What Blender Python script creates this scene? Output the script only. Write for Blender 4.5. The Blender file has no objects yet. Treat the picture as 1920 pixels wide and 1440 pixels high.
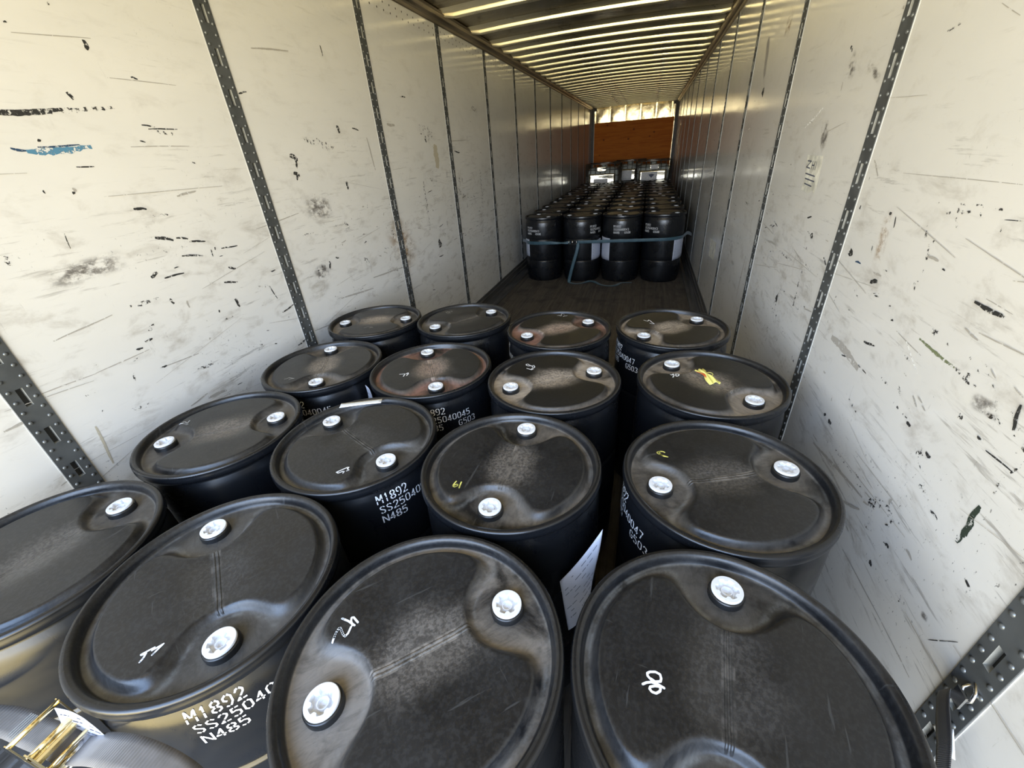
import bpy, bmesh, math, random
from mathutils import Vector, Matrix
R = math.radians
random.seed(11)
scene = bpy.context.scene
col = scene.collection

# ------------------------------------------------------------------ camera
cam_data = bpy.data.cameras.new('camera')
cam_data.sensor_fit = 'HORIZONTAL'
cam_data.sensor_width = 36.0
cam_data.lens = 36.0 * 772.35 / 1920.0
cam_data.clip_start = 0.02
cam = bpy.data.objects.new('camera', cam_data)
col.objects.link(cam)
yaw, pitch, roll = -0.3205, -0.5089, -0.0742
fw = Vector((math.sin(yaw) * math.cos(pitch), math.cos(yaw) * math.cos(pitch), math.sin(pitch)))
rt0 = Vector((math.cos(yaw), -math.sin(yaw), 0.0))
up0 = rt0.cross(fw)
rt = rt0 * math.cos(roll) + up0 * math.sin(roll)
up = -rt0 * math.sin(roll) + up0 * math.cos(roll)
M = Matrix((rt, up, -fw)).transposed().to_4x4()
M.translation = Vector((0.5813, 0.0, 1.7151))
cam.matrix_world = M
scene.camera = cam

# ------------------------------------------------------------------ light: only daylight through the open rear door
scene.view_settings.view_transform = 'Standard'
scene.view_settings.look = 'None'
scene.view_settings.gamma = 1.0
scene.view_settings.use_curve_mapping = False
scene.view_settings.exposure = 0.0
scene.cycles.diffuse_bounces = 8
scene.cycles.glossy_bounces = 8
scene.cycles.max_bounces = 14
scene.cycles.sample_clamp_indirect = 12.0

world = bpy.data.worlds.new('daylight')
scene.world = world
world.use_nodes = True
wn, wl = world.node_tree.nodes, world.node_tree.links
wn.clear()
w_out = wn.new('ShaderNodeOutputWorld')
w_bg = wn.new('ShaderNodeBackground')
w_tc = wn.new('ShaderNodeTexCoord')
w_sep = wn.new('ShaderNodeSeparateXYZ')
w_map = wn.new('ShaderNodeMapRange')
w_map.inputs[1].default_value = -1.0
w_map.inputs[2].default_value = 1.0
w_ramp = wn.new('ShaderNodeValToRGB')
# sunlit ground and yard below the horizon, pale bright haze at it, blue-white sky above
SKY = [(0.00, (2.4, 1.95, 0.95)), (0.30, (3.4, 2.75, 1.30)), (0.44, (5.2, 4.3, 2.2)), (0.492, (7.4, 6.9, 5.4)),
       (0.505, (8.4, 8.8, 9.2)), (0.56, (5.0, 5.8, 7.0)), (0.70, (2.6, 3.6, 5.4)), (1.00, (1.8, 2.8, 4.8))]
SKY_MAX = 9.5
cr = w_ramp.color_ramp
while len(cr.elements) < len(SKY):
    cr.elements.new(0.5)
for e, (p, c) in zip(cr.elements, SKY):
    e.position = p
    e.color = (c[0] / SKY_MAX, c[1] / SKY_MAX, c[2] / SKY_MAX, 1)
w_bg.inputs[1].default_value = SKY_MAX * 1.58
wl.new(w_tc.outputs['Generated'], w_sep.inputs[0])
wl.new(w_sep.outputs[2], w_map.inputs[0])
wl.new(w_map.outputs[0], w_ramp.inputs[0])
# added azimuth falloff: brighter straight behind, dimmed at both sides to even wall brightness
w_len = wn.new('ShaderNodeVectorMath'); w_len.operation = 'NORMALIZE'
w_flat = wn.new('ShaderNodeVectorMath'); w_flat.operation = 'MULTIPLY'; w_flat.inputs[1].default_value = (1, 1, 0)
w_sep2 = wn.new('ShaderNodeSeparateXYZ')
w_side = wn.new('ShaderNodeMapRange'); w_side.interpolation_type = 'SMOOTHSTEP'
for _i, _v in enumerate((-0.985, -0.60, 1.45, 0.26)): w_side.inputs[_i + 1].default_value = _v
w_mul = wn.new('ShaderNodeVectorMath'); w_mul.operation = 'SCALE'
wl.new(w_tc.outputs['Generated'], w_flat.inputs[0]); wl.new(w_flat.outputs[0], w_len.inputs[0])
wl.new(w_len.outputs[0], w_sep2.inputs[0]); wl.new(w_sep2.outputs[1], w_side.inputs[0])
wl.new(w_ramp.outputs[0], w_mul.inputs[0]); wl.new(w_side.outputs[0], w_mul.inputs['Scale'])
wl.new(w_mul.outputs[0], w_bg.inputs[0])
wl.new(w_bg.outputs[0], w_out.inputs[0])

# a sampling portal in the doorway (gives no light of its own, only guides the sky sampling)
pd = bpy.data.lights.new('door_portal', 'AREA')
pd.shape = 'RECTANGLE'
pd.size, pd.size_y = 2.54, 2.85
pd.cycles.is_portal = True
po = bpy.data.objects.new('door_portal', pd)
po.location = (0, -1.11, 1.425)
po.rotation_euler = (R(90), 0, 0)
col.objects.link(po)

# ------------------------------------------------------------------ helpers
def tag(o, label=None, cat=None, group=None, kind=None):
    if label: o['label'] = label
    if cat: o['category'] = cat
    if group: o['group'] = group
    if kind: o['kind'] = kind
    return o

def obj(name, me, parent=None, loc=(0, 0, 0), rot=(0, 0, 0)):
    o = bpy.data.objects.new(name, me)
    col.objects.link(o)
    o.location = loc
    o.rotation_euler = rot
    if parent: o.parent = parent
    return o

def empty(name, loc=(0, 0, 0), rz=0.0):
    o = bpy.data.objects.new(name, None)
    o.empty_display_size = 0.1
    col.objects.link(o)
    o.location = loc
    o.rotation_euler = (0, 0, rz)
    return o

class MB:
    """collects vertices and faces of ONE mesh"""
    def __init__(self):
        self.v, self.f, self.m, self.s, self.uv = [], [], [], [], {}
    def add(self, vs, fs, m=0, smooth=False, uv=None):
        b = len(self.v)
        if uv:
            for i, q in enumerate(uv): self.uv[b + i] = q
        self.v += [tuple(p) for p in vs]
        for f in fs:
            self.f.append(tuple(b + i for i in f))
            self.m.append(m)
            self.s.append(smooth)
    def box(self, a, b, m=0):
        x0, y0, z0 = a; x1, y1, z1 = b
        self.add([(x0,y0,z0),(x1,y0,z0),(x1,y1,z0),(x0,y1,z0),(x0,y0,z1),(x1,y0,z1),(x1,y1,z1),(x0,y1,z1)],
                 [(0,3,2,1),(4,5,6,7),(0,1,5,4),(1,2,6,5),(2,3,7,6),(3,0,4,7)], m)
    def lathe(self, prof, n=48, m=0, c=(0, 0), a0=0.0, a1=2*math.pi, smooth=True, cap0=False, cap1=False):
        full = abs(a1 - a0 - 2*math.pi) < 1e-6
        k = n if full else n + 1
        vs = []
        for r, z in prof:
            for i in range(k):
                t = a0 + (a1 - a0) * i / n
                vs.append((c[0] + r*math.cos(t), c[1] + r*math.sin(t), z))
        fs = []
        for j in range(len(prof) - 1):
            for i in range(n):
                i2 = (i + 1) % k
                fs.append((j*k+i, j*k+i2, (j+1)*k+i2, (j+1)*k+i))
        if cap0: fs.append(tuple(reversed(range(k))))
        if cap1: fs.append(tuple((len(prof)-1)*k + i for i in range(k)))
        self.add(vs, fs, m, smooth)
    def tube(self, pts, r, n=8, m=0, cap=True):
        pts = [Vector(p) for p in pts]
        vs, prev = [], None
        for i, p in enumerate(pts):
            d = (pts[min(i+1, len(pts)-1)] - pts[max(i-1, 0)]).normalized()
            if prev is None:
                a = Vector((0, 0, 1)) if abs(d.z) < .9 else Vector((1, 0, 0))
                prev = d.cross(a).normalized()
            u = (prev - d * prev.dot(d)).normalized()
            w = d.cross(u)
            prev = u
            for k in range(n):
                t = 2*math.pi*k/n
                vs.append(p + (u*math.cos(t) + w*math.sin(t))*r)
        fs = []
        for i in range(len(pts)-1):
            for k in range(n):
                k2 = (k+1) % n
                fs.append((i*n+k, i*n+k2, (i+1)*n+k2, (i+1)*n+k))
        if cap:
            fs.append(tuple(reversed(range(n))))
            fs.append(tuple((len(pts)-1)*n + k for k in range(n)))
        self.add(vs, fs, m, True)
    def extrude_y(self, prof, y0, y1, m=0, ny=1, crown=None, smooth=False):
        """closed profile in x-z swept along y"""
        n = len(prof); vs = []
        for j in range(ny+1):
            y = y0 + (y1-y0)*j/ny
            vs += [(x, y, z) for x, z in prof]
        fs = []
        for j in range(ny):
            for i in range(n):
                i2 = (i+1) % n
                fs.append((j*n+i, j*n+i2, (j+1)*n+i2, (j+1)*n+i))
        fs.append(tuple(range(n))); fs.append(tuple(reversed([ny*n+i for i in range(n)])))
        self.add(vs, fs, m, smooth)
    def grid(self, P, nu, nv, m=0, smooth=True, thick=0.0):
        """surface P(u, v) -> point; optional thickness along the normal"""
        pts = [[Vector(P(i/nu, j/nv)) for j in range(nv+1)] for i in range(nu+1)]
        def put(off):
            vs = []
            for i in range(nu+1):
                for j in range(nv+1):
                    a = pts[min(i+1, nu)][j] - pts[max(i-1, 0)][j]
                    b = pts[i][min(j+1, nv)] - pts[i][max(j-1, 0)]
                    nn = a.cross(b)
                    nn = nn.normalized() if nn.length > 1e-12 else Vector((0, 0, 1))
                    vs.append(pts[i][j] + nn*off)
            return vs
        W = nv+1
        uv = [(i/nu, j/nv) for i in range(nu+1) for j in range(nv+1)]
        F = [(i*W+j, (i+1)*W+j, (i+1)*W+j+1, i*W+j+1) for i in range(nu) for j in range(nv)]
        if thick <= 0:
            self.add(put(0), F, m, smooth, uv); return
        A, B = put(thick/2), put(-thick/2)
        K = len(A)
        F2 = F + [tuple(K+k for k in reversed(f)) for f in F]
        edge = [i*W for i in range(nu)] + [nu*W + j for j in range(nv)] + [i*W+nv for i in range(nu, 0, -1)] + [j for j in range(nv, 0, -1)]
        for q in range(len(edge)):
            a, b = edge[q], edge[(q+1) % len(edge)]
            F2.append((a, K+a, K+b, b))
        self.add(A+B, F2, m, smooth, uv+uv)
    def ribbon(self, pts, w, place, m=0, caps=True):
        """flat stroke of width w along 2-D points, round ended, set on a surface by place(x, y)"""
        pts = [Vector(p) for p in pts]
        for a, b in zip(pts[:-1], pts[1:]):
            if (b-a).length < 1e-7: continue
            d = (b-a).normalized(); n = Vector((-d.y, d.x))*w/2
            self.add([place(*q) for q in (a-n, b-n, b+n, a+n)], [(0, 1, 2, 3)], m)
        for k, p in enumerate(pts):
            if not caps and k in (0, len(pts)-1): continue
            q = [place(p.x + w/2*math.cos(t*math.pi/4), p.y + w/2*math.sin(t*math.pi/4)) for t in range(8)]
            q = [(a[0], a[1], a[2]) for a in q]
            self.add(q, [tuple(range(8))], m)
    def mesh(self, name, *mats):
        me = bpy.data.meshes.new(name)
        me.from_pydata(self.v, [], self.f)
        for mm in mats: me.materials.append(mm)
        me.polygons.foreach_set('material_index', self.m)
        me.polygons.foreach_set('use_smooth', self.s)
        if self.uv:
            lay = me.uv_layers.new(name='UVMap')
            for lp in me.loops: lay.data[lp.index].uv = self.uv.get(lp.vertex_index, (0, 0))
        me.update()
        return me

def struct(name, me, loc=(0, 0, 0), rot=(0, 0, 0), label=None):
    o = obj(name, me, None, loc, rot)
    o['kind'] = 'structure'
    if label: o['label'] = label
    return o

# ------------------------------------------------------------------ materials
class NT:
    def __init__(self, name):
        self.mat = bpy.data.materials.new(name)
        self.mat.use_nodes = True
        self.t = self.mat.node_tree
        self.t.nodes.clear()
        self.out = self.t.nodes.new('ShaderNodeOutputMaterial')
        self.b = self.t.nodes.new('ShaderNodeBsdfPrincipled')
        self.t.links.new(self.b.outputs[0], self.out.inputs[0])
    def n(self, kind, **kw):
        nd = self.t.nodes.new(kind)
        for k, v in kw.items(): setattr(nd, k, v)
        return nd
    def put(self, sock, v):
        if hasattr(v, 'is_output') or isinstance(v, bpy.types.NodeSocket): self.t.links.new(v, sock)
        elif isinstance(v, (tuple, list)): sock.default_value = (*v, 1.0) if len(v) == 3 and sock.type == 'RGBA' else v
        else: sock.default_value = v
    def set(self, **kw):
        for k, v in kw.items(): self.put(self.b.inputs[k.replace('_', ' ')], v)
        return self
    def math(self, op, a, b=0.0, c=0.0, clamp=False):
        nd = self.n('ShaderNodeMath', operation=op, use_clamp=clamp)
        self.put(nd.inputs[0], a); self.put(nd.inputs[1], b)
        if op in ('MULTIPLY_ADD', 'SMOOTH_MAX'): self.put(nd.inputs[2], c)
        return nd.outputs[0]
    def coord(self, which='Object', scale=(1, 1, 1), rot=(0, 0, 0), seed=False):
        tc = self.n('ShaderNodeTexCoord'); mp = self.n('ShaderNodeMapping')
        self.t.links.new(tc.outputs[which], mp.inputs[0])
        mp.inputs['Scale'].default_value = scale
        mp.inputs['Rotation'].default_value = rot
        if seed:
            oi = self.n('ShaderNodeObjectInfo')
            cb = self.n('ShaderNodeCombineXYZ')
            m1 = self.math('MULTIPLY', oi.outputs['Random'], 37.0)
            for i in range(3): self.t.links.new(m1, cb.inputs[i])
            self.t.links.new(cb.outputs[0], mp.inputs['Location'])
        return mp.outputs[0]
    def noise(self, vec, scale=5.0, detail=4.0, rough=0.55, dist=0.0):
        nd = self.n('ShaderNodeTexNoise')
        self.t.links.new(vec, nd.inputs['Vector'])
        nd.inputs['Scale'].default_value = scale
        nd.inputs['Detail'].default_value = detail
        nd.inputs['Roughness'].default_value = rough
        nd.inputs['Distortion'].default_value = dist
        return nd.outputs[0]
    def step(self, v, a, b, lo=0.0, hi=1.0):
        nd = self.n('ShaderNodeMapRange', interpolation_type='SMOOTHSTEP', clamp=True)
        self.put(nd.inputs[0], v)
        for i, x in enumerate((a, b, lo, hi)): nd.inputs[i+1].default_value = x
        return nd.outputs[0]
    def mix(self, f, a, b):
        nd = self.n('ShaderNodeMix', data_type='RGBA')
        self.put(nd.inputs[0], f); self.put(nd.inputs[6], a); self.put(nd.inputs[7], b)
        return nd.outputs[2]
    def fmix(self, f, a, b):
        nd = self.n('ShaderNodeMix', data_type='FLOAT')
        self.put(nd.inputs[0], f); self.put(nd.inputs[2], a); self.put(nd.inputs[3], b)
        return nd.outputs[0]
    def bump(self, h, strength=0.3, dist=0.01):
        nd = self.n('ShaderNodeBump')
        nd.inputs['Strength'].default_value = strength
        nd.inputs['Distance'].default_value = dist
        self.put(nd.inputs['Height'], h)
        self.t.links.new(nd.outputs[0], self.b.inputs['Normal'])

def simple(name, c, rough=0.5, metal=0.0, var=0.12, scale=30.0, spec=0.5, bump=0.0):
    t = NT(name)
    nz = t.noise(t.coord(seed=True), scale, 3)
    t.set(Base_Color=t.mix(t.step(nz, .3, .7), tuple(x*(1-var) for x in c), tuple(min(1, x*(1+var)) for x in c)),
          Roughness=t.step(nz, .2, .8, rough*.85, min(1, rough*1.15)), Metallic=metal, Specular_IOR_Level=spec)
    if bump: t.bump(nz, bump, .004)
    return t.mat

def wall_material():
    t = NT('painted_wall_panel')
    c1 = t.coord(scale=(1, 1, 1))
    big = t.noise(t.coord(scale=(1, .55, 1.4)), 2.2, 5, .6)
    cloud = t.noise(t.coord(scale=(1, 1.0, 2.2)), 6.0, 6, .65, .4)
    scr = t.noise(t.coord(scale=(1, 1.6, 22), rot=(R(7), 0, 0)), 2.2, 5, .7)
    scr2 = t.noise(t.coord(scale=(1, 16, 2.0), rot=(R(-6), 0, 0)), 2.6, 5, .7)
    patch = t.noise(t.coord(scale=(1, .8, 1.2)), 2.9, 3, .5)
    fine = t.noise(t.coord(scale=(1, 1.6, 1.0)), 55.0, 4, .7)
    sep = t.n('ShaderNodeSeparateXYZ'); t.t.links.new(c1, sep.inputs[0])
    low = t.step(sep.outputs[2], 2.2, 1.0, .25, 1.0)      # handling dirt sits at load height
    grime = t.math('MULTIPLY', t.step(cloud, .50, .78), low)
    s1 = t.math('MULTIPLY', t.step(scr, .57, .68), t.step(patch, .38, .58))
    s1 = t.math('MULTIPLY', s1, low)
    s2 = t.math('MULTIPLY', t.step(scr2, .66, .72), t.step(patch, .62, .48))
    s2 = t.math('MULTIPLY', s2, t.math('MULTIPLY', low, .7))
    sp = t.math('MULTIPLY', t.step(fine, .64, .69), t.step(patch, .50, .64))
    sp = t.math('MULTIPLY', sp, low)
    base = t.mix(t.step(big, .3, .7), (.86, .845, .80), (.81, .80, .76))
    base = t.mix(t.math('MULTIPLY', grime, .72), base, (.42, .38, .32))
    base = t.mix(t.math('MULTIPLY', s1, .62), base, (.24, .22, .19))
    base = t.mix(t.math('MULTIPLY', s2, .40), base, (.28, .26, .23))
    base = t.mix(t.math('MULTIPLY', sp, .8), base, (.06, .06, .055))
    t.set(Base_Color=base, Roughness=t.math('ADD', t.step(cloud, .3, .8, .09, .22), t.math('MULTIPLY', s1, .2)), Specular_IOR_Level=.5)
    t.bump(t.noise(t.coord(scale=(1, 1, 1)), 1.6, 2, .5), .10, .02)
    return t.mat

def mark_material(name, c, amount, sy=10.0, scale=90.0):
    """scuffs rubbed onto the wall: broken up, see-through between the grains"""
    t = NT(name)
    nz = t.noise(t.coord(scale=(1, 1, 1)), scale, 4, .75)
    tr = t.n('ShaderNodeBsdfTransparent'); mx = t.n('ShaderNodeMixShader')
    t.set(Base_Color=c, Roughness=.7)
    f = t.step(nz, amount, amount + .05)
    t.t.links.new(f, mx.inputs[0]); t.t.links.new(tr.outputs[0], mx.inputs[1]); t.t.links.new(t.b.outputs[0], mx.inputs[2])
    t.t.links.new(mx.outputs[0], t.out.inputs[0])
    return t.mat

def veil_material(name, c, alpha, scale=25.0):
    t = NT(name)
    uv = t.n('ShaderNodeUVMap'); uv.uv_map = 'UVMap'
    sp = t.n('ShaderNodeSeparateXYZ'); t.t.links.new(uv.outputs[0], sp.inputs[0])
    e = 1.0
    def hump(s):
        a = t.math('SUBTRACT', s, .5); a = t.math('ABSOLUTE', a)
        return t.step(a, .5, .15)
    edge = t.math('MULTIPLY', hump(sp.outputs[0]), hump(sp.outputs[1]))
    nz = t.noise(t.coord(scale=(1, 1, 1.6)), scale, 5, .7)
    tr = t.n('ShaderNodeBsdfTransparent'); mx = t.n('ShaderNodeMixShader')
    t.set(Base_Color=c, Roughness=.75)
    f = t.math('MULTIPLY', t.math('MULTIPLY', edge, t.step(nz, .40, .62)), alpha)
    t.t.links.new(f, mx.inputs[0]); t.t.links.new(tr.outputs[0], mx.inputs[1]); t.t.links.new(t.b.outputs[0], mx.inputs[2])
    t.t.links.new(mx.outputs[0], t.out.inputs[0])
    return t.mat

def drum_material(name, lid=False):
    t = NT(name)
    c = t.coord(seed=True)
    n1 = t.noise(c, 7.0, 6, .65, .5)
    n2 = t.noise(c, 120.0, 3, .7)
    n3 = t.noise(t.coord(scale=(1, 1, .25), seed=True), 26.0, 5, .7)
    at = t.n('ShaderNodeAttribute', attribute_type='OBJECT', attribute_name='dust')
    if lid:
        va = t.n('ShaderNodeAttribute', attribute_type='GEOMETRY', attribute_name='relief')
        s = t.n('ShaderNodeSeparateXYZ'); t.t.links.new(va.outputs['Vector'], s.inputs[0])
        o = t.n('ShaderNodeSeparateXYZ'); t.t.links.new(at.outputs['Vector'], o.inputs[0])
        low, mid, line = s.outputs[0], s.outputs[1], s.outputs[2]
        mid_amt, low_amt, haze = o.outputs[0], o.outputs[1], o.outputs[2]
        m_mid = t.math('MULTIPLY', t.math('MULTIPLY', t.step(t.math('ADD', mid, t.math('MULTIPLY', t.math('SUBTRACT', n1, .5), .8)), .12, .80), mid_amt), t.step(n2, .38, .62, .45, 1.0))
        m_low = t.math('MULTIPLY', t.math('MULTIPLY', low, t.step(n1, .30, .62)), low_amt)
        hz = t.math('MULTIPLY', t.math('ADD', t.step(n1, .35, .75, .12, .5), t.math('MULTIPLY', t.step(n2, .45, .62), .55)), t.math('MULTIPLY', haze, .62))
        ln = t.math('MULTIPLY', line, t.step(n3, .35, .65, .05, .7))
        smear = t.noise(t.coord(scale=(1, 3.5, 1), rot=(0, 0, R(35)), seed=True), 14, 6, .75, 1.2)
        sA = t.noise(t.coord(scale=(2, 26, 1), rot=(0, 0, R(25)), seed=True), 3.0, 4, .6)
        sB = t.noise(t.coord(scale=(22, 2, 1), rot=(0, 0, R(-50)), seed=True), 3.2, 4, .6)
        scrape = t.math('MULTIPLY', t.math('MAXIMUM', t.step(sA, .655, .70), t.step(sB, .675, .72)), .17)
        tc0 = t.coord(); q0 = t.n('ShaderNodeSeparateXYZ'); t.t.links.new(tc0, q0.inputs[0])
        ay0 = t.math('ABSOLUTE', q0.outputs[1]); ax0 = t.math('ABSOLUTE', q0.outputs[0])
        seam = t.math('MULTIPLY', t.math('MULTIPLY', t.step(ay0, .0135, .0100), t.step(ax0, .108, .100)), t.math('MULTIPLY', t.step(n3, .42, .60, .15, .9), t.math('ADD', low_amt, .1)))
        m_mid = t.math('MAXIMUM', m_mid, seam)
        m = t.math('MULTIPLY', t.math('MAXIMUM', m_mid, m_low, clamp=True), t.step(smear, .25, .6, .5, 1.0))
        g = t.math('MAXIMUM', t.math('MAXIMUM', hz, ln), scrape, clamp=True)
        base = t.mix(g, (.0065, .007, .0085), (.19, .195, .19))
        rd = t.n('ShaderNodeAttribute', attribute_type='OBJECT', attribute_name='red')
        nb = t.math('MULTIPLY', rd.outputs['Fac'], t.math('MAXIMUM', low, t.math('MULTIPLY', mid, .4)))
        dustc = t.mix(nb, t.mix(mid_amt, (.19, .18, .165), (.46, .385, .30)), (.40, .22, .165))
        base = t.mix(m, base, dustc)
        m = t.math('MAXIMUM', m, g)
        rg = t.fmix(m, t.step(n1, .3, .7, .27, .40), .75)
        t.set(Base_Color=base, Roughness=rg, Specular_IOR_Level=.5)
        # moulded seam between the two bungs
        tc = t.coord(); q = t.n('ShaderNodeSeparateXYZ'); t.t.links.new(tc, q.inputs[0])
        ay = t.math('ABSOLUTE', q.outputs[1]); ax = t.math('ABSOLUTE', q.outputs[0])
        ridge = t.math('MULTIPLY', t.math('MULTIPLY', t.step(ay, .0070, .0052), t.step(ay, .0012, .0028)), t.step(ax, .104, .098))
        t.bump(t.math('ADD', t.math('MULTIPLY', ridge, 1.0), t.math('MULTIPLY', n2, .12)), .8, .0025)
    else:
        scr = t.step(n3, .66, .78, 0, .08)
        base = t.mix(scr, (.0070, .0078, .0095), (.10, .10, .10))
        t.set(Base_Color=base, Roughness=t.step(n1, .3, .7, .24, .36), Specular_IOR_Level=.5)
        t.bump(n1, .05, .01)
    return t.mat

def metal_material(name, c, rough, aniso_scale=(1, 1, 1), var=.15, dents=0.0, metal=1.0):
    t = NT(name)
    nz = t.noise(t.coord(scale=aniso_scale), 6.0, 5, .6)
    t.set(Base_Color=t.mix(t.step(nz, .3, .7), tuple(x*(1-var) for x in c), tuple(min(1, x*(1+var)) for x in c)),
          Metallic=metal, Roughness=t.step(nz, .25, .75, rough*.75, rough*1.25))
    if dents: t.bump(t.noise(t.coord(), 2.6, 3, .5), dents, .03)
    return t.mat

def floor_material():
    t = NT('worn_wood_floor')
    br = t.n('ShaderNodeTexBrick')
    t.t.links.new(t.coord(rot=(0, 0, R(90))), br.inputs['Vector'])
    br.inputs['Scale'].default_value = 1.0
    br.inputs['Brick Width'].default_value = 2.4
    br.inputs['Row Height'].default_value = .032
    br.inputs['Mortar Size'].default_value = .0009
    br.inputs['Color1'].default_value = (.115, .094, .070, 1)
    br.inputs['Color2'].default_value = (.060, .050, .040, 1)
    br.inputs['Mortar'].default_value = (.015, .012, .01, 1)
    nz = t.noise(t.coord(scale=(14, 1, 1)), 3.0, 6, .7)
    blot = t.noise(t.coord(), 3.0, 5, .65)
    base = t.mix(t.step(nz, .35, .7, 0, .6), br.outputs[0], (.17, .15, .125))
    base = t.mix(t.step(blot, .48, .68, 0, .75), base, (.035, .030, .026))
    t.set(Base_Color=base, Roughness=.62)
    t.bump(nz, .25, .004)
    return t.mat

def plywood_material():
    t = NT('plywood')
    g = t.noise(t.coord(scale=(.6, 1, 7), rot=(0, R(3), 0)), 3.0, 6, .65, .6)
    vo = t.n('ShaderNodeTexVoronoi'); t.t.links.new(t.coord(scale=(1, 1, 1.1)), vo.inputs['Vector'])
    vo.inputs['Scale'].default_value = 3.2
    knot = t.step(vo.outputs['Distance'], .13, .07)
    base = t.mix(t.step(g, .35, .7), (.62, .19, .020), (.47, .12, .012))
    base = t.mix(t.math('MULTIPLY', knot, .75), base, (.12, .035, .012))
    t.set(Base_Color=base, Roughness=.6, Specular_IOR_Level=.15)
    return t.mat

def webbing_material(name, c1, c2, weave=34.0):
    t = NT(name)
    wv = t.n('ShaderNodeTexWave', wave_type='BANDS', bands_direction='X')
    uv = t.n('ShaderNodeUVMap'); uv.uv_map = 'UVMap'
    t.t.links.new(uv.outputs[0], wv.inputs['Vector'])
    wv.inputs['Scale'].default_value = weave
    nz = t.noise(t.coord(), 18.0, 4, .6)
    t.set(Base_Color=t.mix(t.step(nz, .35, .7), c1, c2), Roughness=.42, Sheen_Weight=.25)
    t.bump(t.math('ADD', wv.outputs[1], t.math('MULTIPLY', nz, .5)), .35, .0012)
    return t.mat

M_WALL = wall_material()
M_PANELBACK = simple('panel_core', (.30, .30, .29), .6)
M_SCUFF = mark_material('black_scuff', (.030, .030, .028), .42, scale=70)
M_HATCH = mark_material('broken_scuff', (.045, .043, .040), .545, scale=60)
M_FAINT = mark_material('faint_scratch', (.46, .435, .39), .40, scale=45)
M_NAVY = mark_material('navy_paint_rub', (.03, .07, .14), .40)
M_BLUE = mark_material('blue_paint_rub', (.10, .27, .42), .44, scale=38)
M_GREEN = mark_material('green_paint_rub', (.20, .23, .12), .44)
M_DKGREEN = mark_material('dark_green_scuff', (.035, .05, .035), .44, scale=60)
M_LIGHT = mark_material('bare_scratch', (.92, .92, .90), .46)
M_TAN = mark_material('tape_residue', (.55, .50, .38), .36)
M_SMUDGE = veil_material('black_smudge', (.10, .08, .065), .6)
M_RUST = veil_material('rust_smudge', (.42, .26, .12), .55, 14)
M_HOLE = simple('rivet_hole', (.03, .027, .02), .8)
M_POST = simple('galvanised_post', (.085, .09, .09), .55, .0, .18, 12, .25)
M_POSTEDGE = simple('panel_edge_bead', (.55, .55, .53), .35)
M_SLOT = simple('slot_side', (.34, .34, .31), .45)
M_SLOTIN = simple('slot_dark', (.03, .03, .028), .7)
M_RIVET = metal_material('rivet_head', (.17, .18, .18), .38, metal=.5)
M_ROOF = metal_material('roof_sheet', (.34, .30, .22), .24, (.6, 3, 1), .06, metal=1.0)
M_BOW = metal_material('roof_bow', (.97, .90, .70), .32, (.6, 1, 1), .05, metal=.9)
M_RAIL = metal_material('top_rail', (.50, .43, .33), .45, (1, .4, 6), .2)
M_KICK = metal_material('kick_rail', (.17, .165, .16), .5, (6, .4, 6), .35, metal=.6)
M_FLOOR = floor_material()
M_PLY = plywood_material()
M_FRONT = metal_material('front_sheet', (.88, .76, .50), .26, (1, 1, 1), .1, .5)
M_CORNER = simple('corner_post', (.035, .03, .026), .5)
M_BODY = drum_material('black_drum_plastic')
M_LID = drum_material('dusty_drum_head', True)
M_GASKET = simple('black_rubber', (.012, .012, .012), .3)
M_BUNG = simple('white_bung_plastic', (.78, .79, .81), .35, var=.03)
M_STENCIL = simple('white_stencil_paint', (.82, .82, .82), .6, var=.08)
M_WHITEPEN = simple('white_marker', (.90, .91, .92), .5, var=.03)
M_YELLOWPEN = simple('yellow_marker', (.85, .80, .20), .5, var=.05)
M_FADEPEN = simple('faded_marker', (.42, .41, .38), .6, var=.1)
M_PAPER = simple('label_paper', (.52, .55, .64), .5, var=.05, scale=8)
M_INK = simple('printed_ink', (.10, .11, .16), .6)
M_TAPE = simple('white_tape', (.88, .89, .87), .45, var=.03)
M_WEB = webbing_material('grey_webbing', (.115, .102, .088), (.165, .148, .132))
M_WEBBLUE = webbing_material('teal_webbing', (.035, .085, .11), (.05, .115, .145))
M_WEBBLACK = webbing_material('black_webbing', (.012, .011, .011), (.025, .022, .02))
M_ZINC = metal_material('yellow_zinc', (.80, .66, .36), .22, var=.12)
M_STEEL = metal_material('bright_steel', (.62, .62, .62), .22, var=.1)
M_YELLOW = simple('yellow_wrapper', (.86, .78, .22), .4, var=.08)
M_RED = simple('red_print', (.62, .12, .04), .4)
M_CAGE = metal_material('tote_cage_tube', (.36, .36, .34), .35)
M_BOTTLE = simple('tote_bottle_plastic', (.46, .48, .43), .35, var=.1, scale=5)
M_PLATE = metal_material('tote_plate', (.95, .88, .70), .22, (1, 1, 1), .05, .35)
M_PLATEPAPER = simple('tote_label_paper', (.75, .72, .68), .45)
M_STICKER = simple('torn_sticker', (.80, .79, .70), .4, var=.25, scale=22)
M_PALLET = simple('tote_pallet', (.08, .08, .08), .5)
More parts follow.
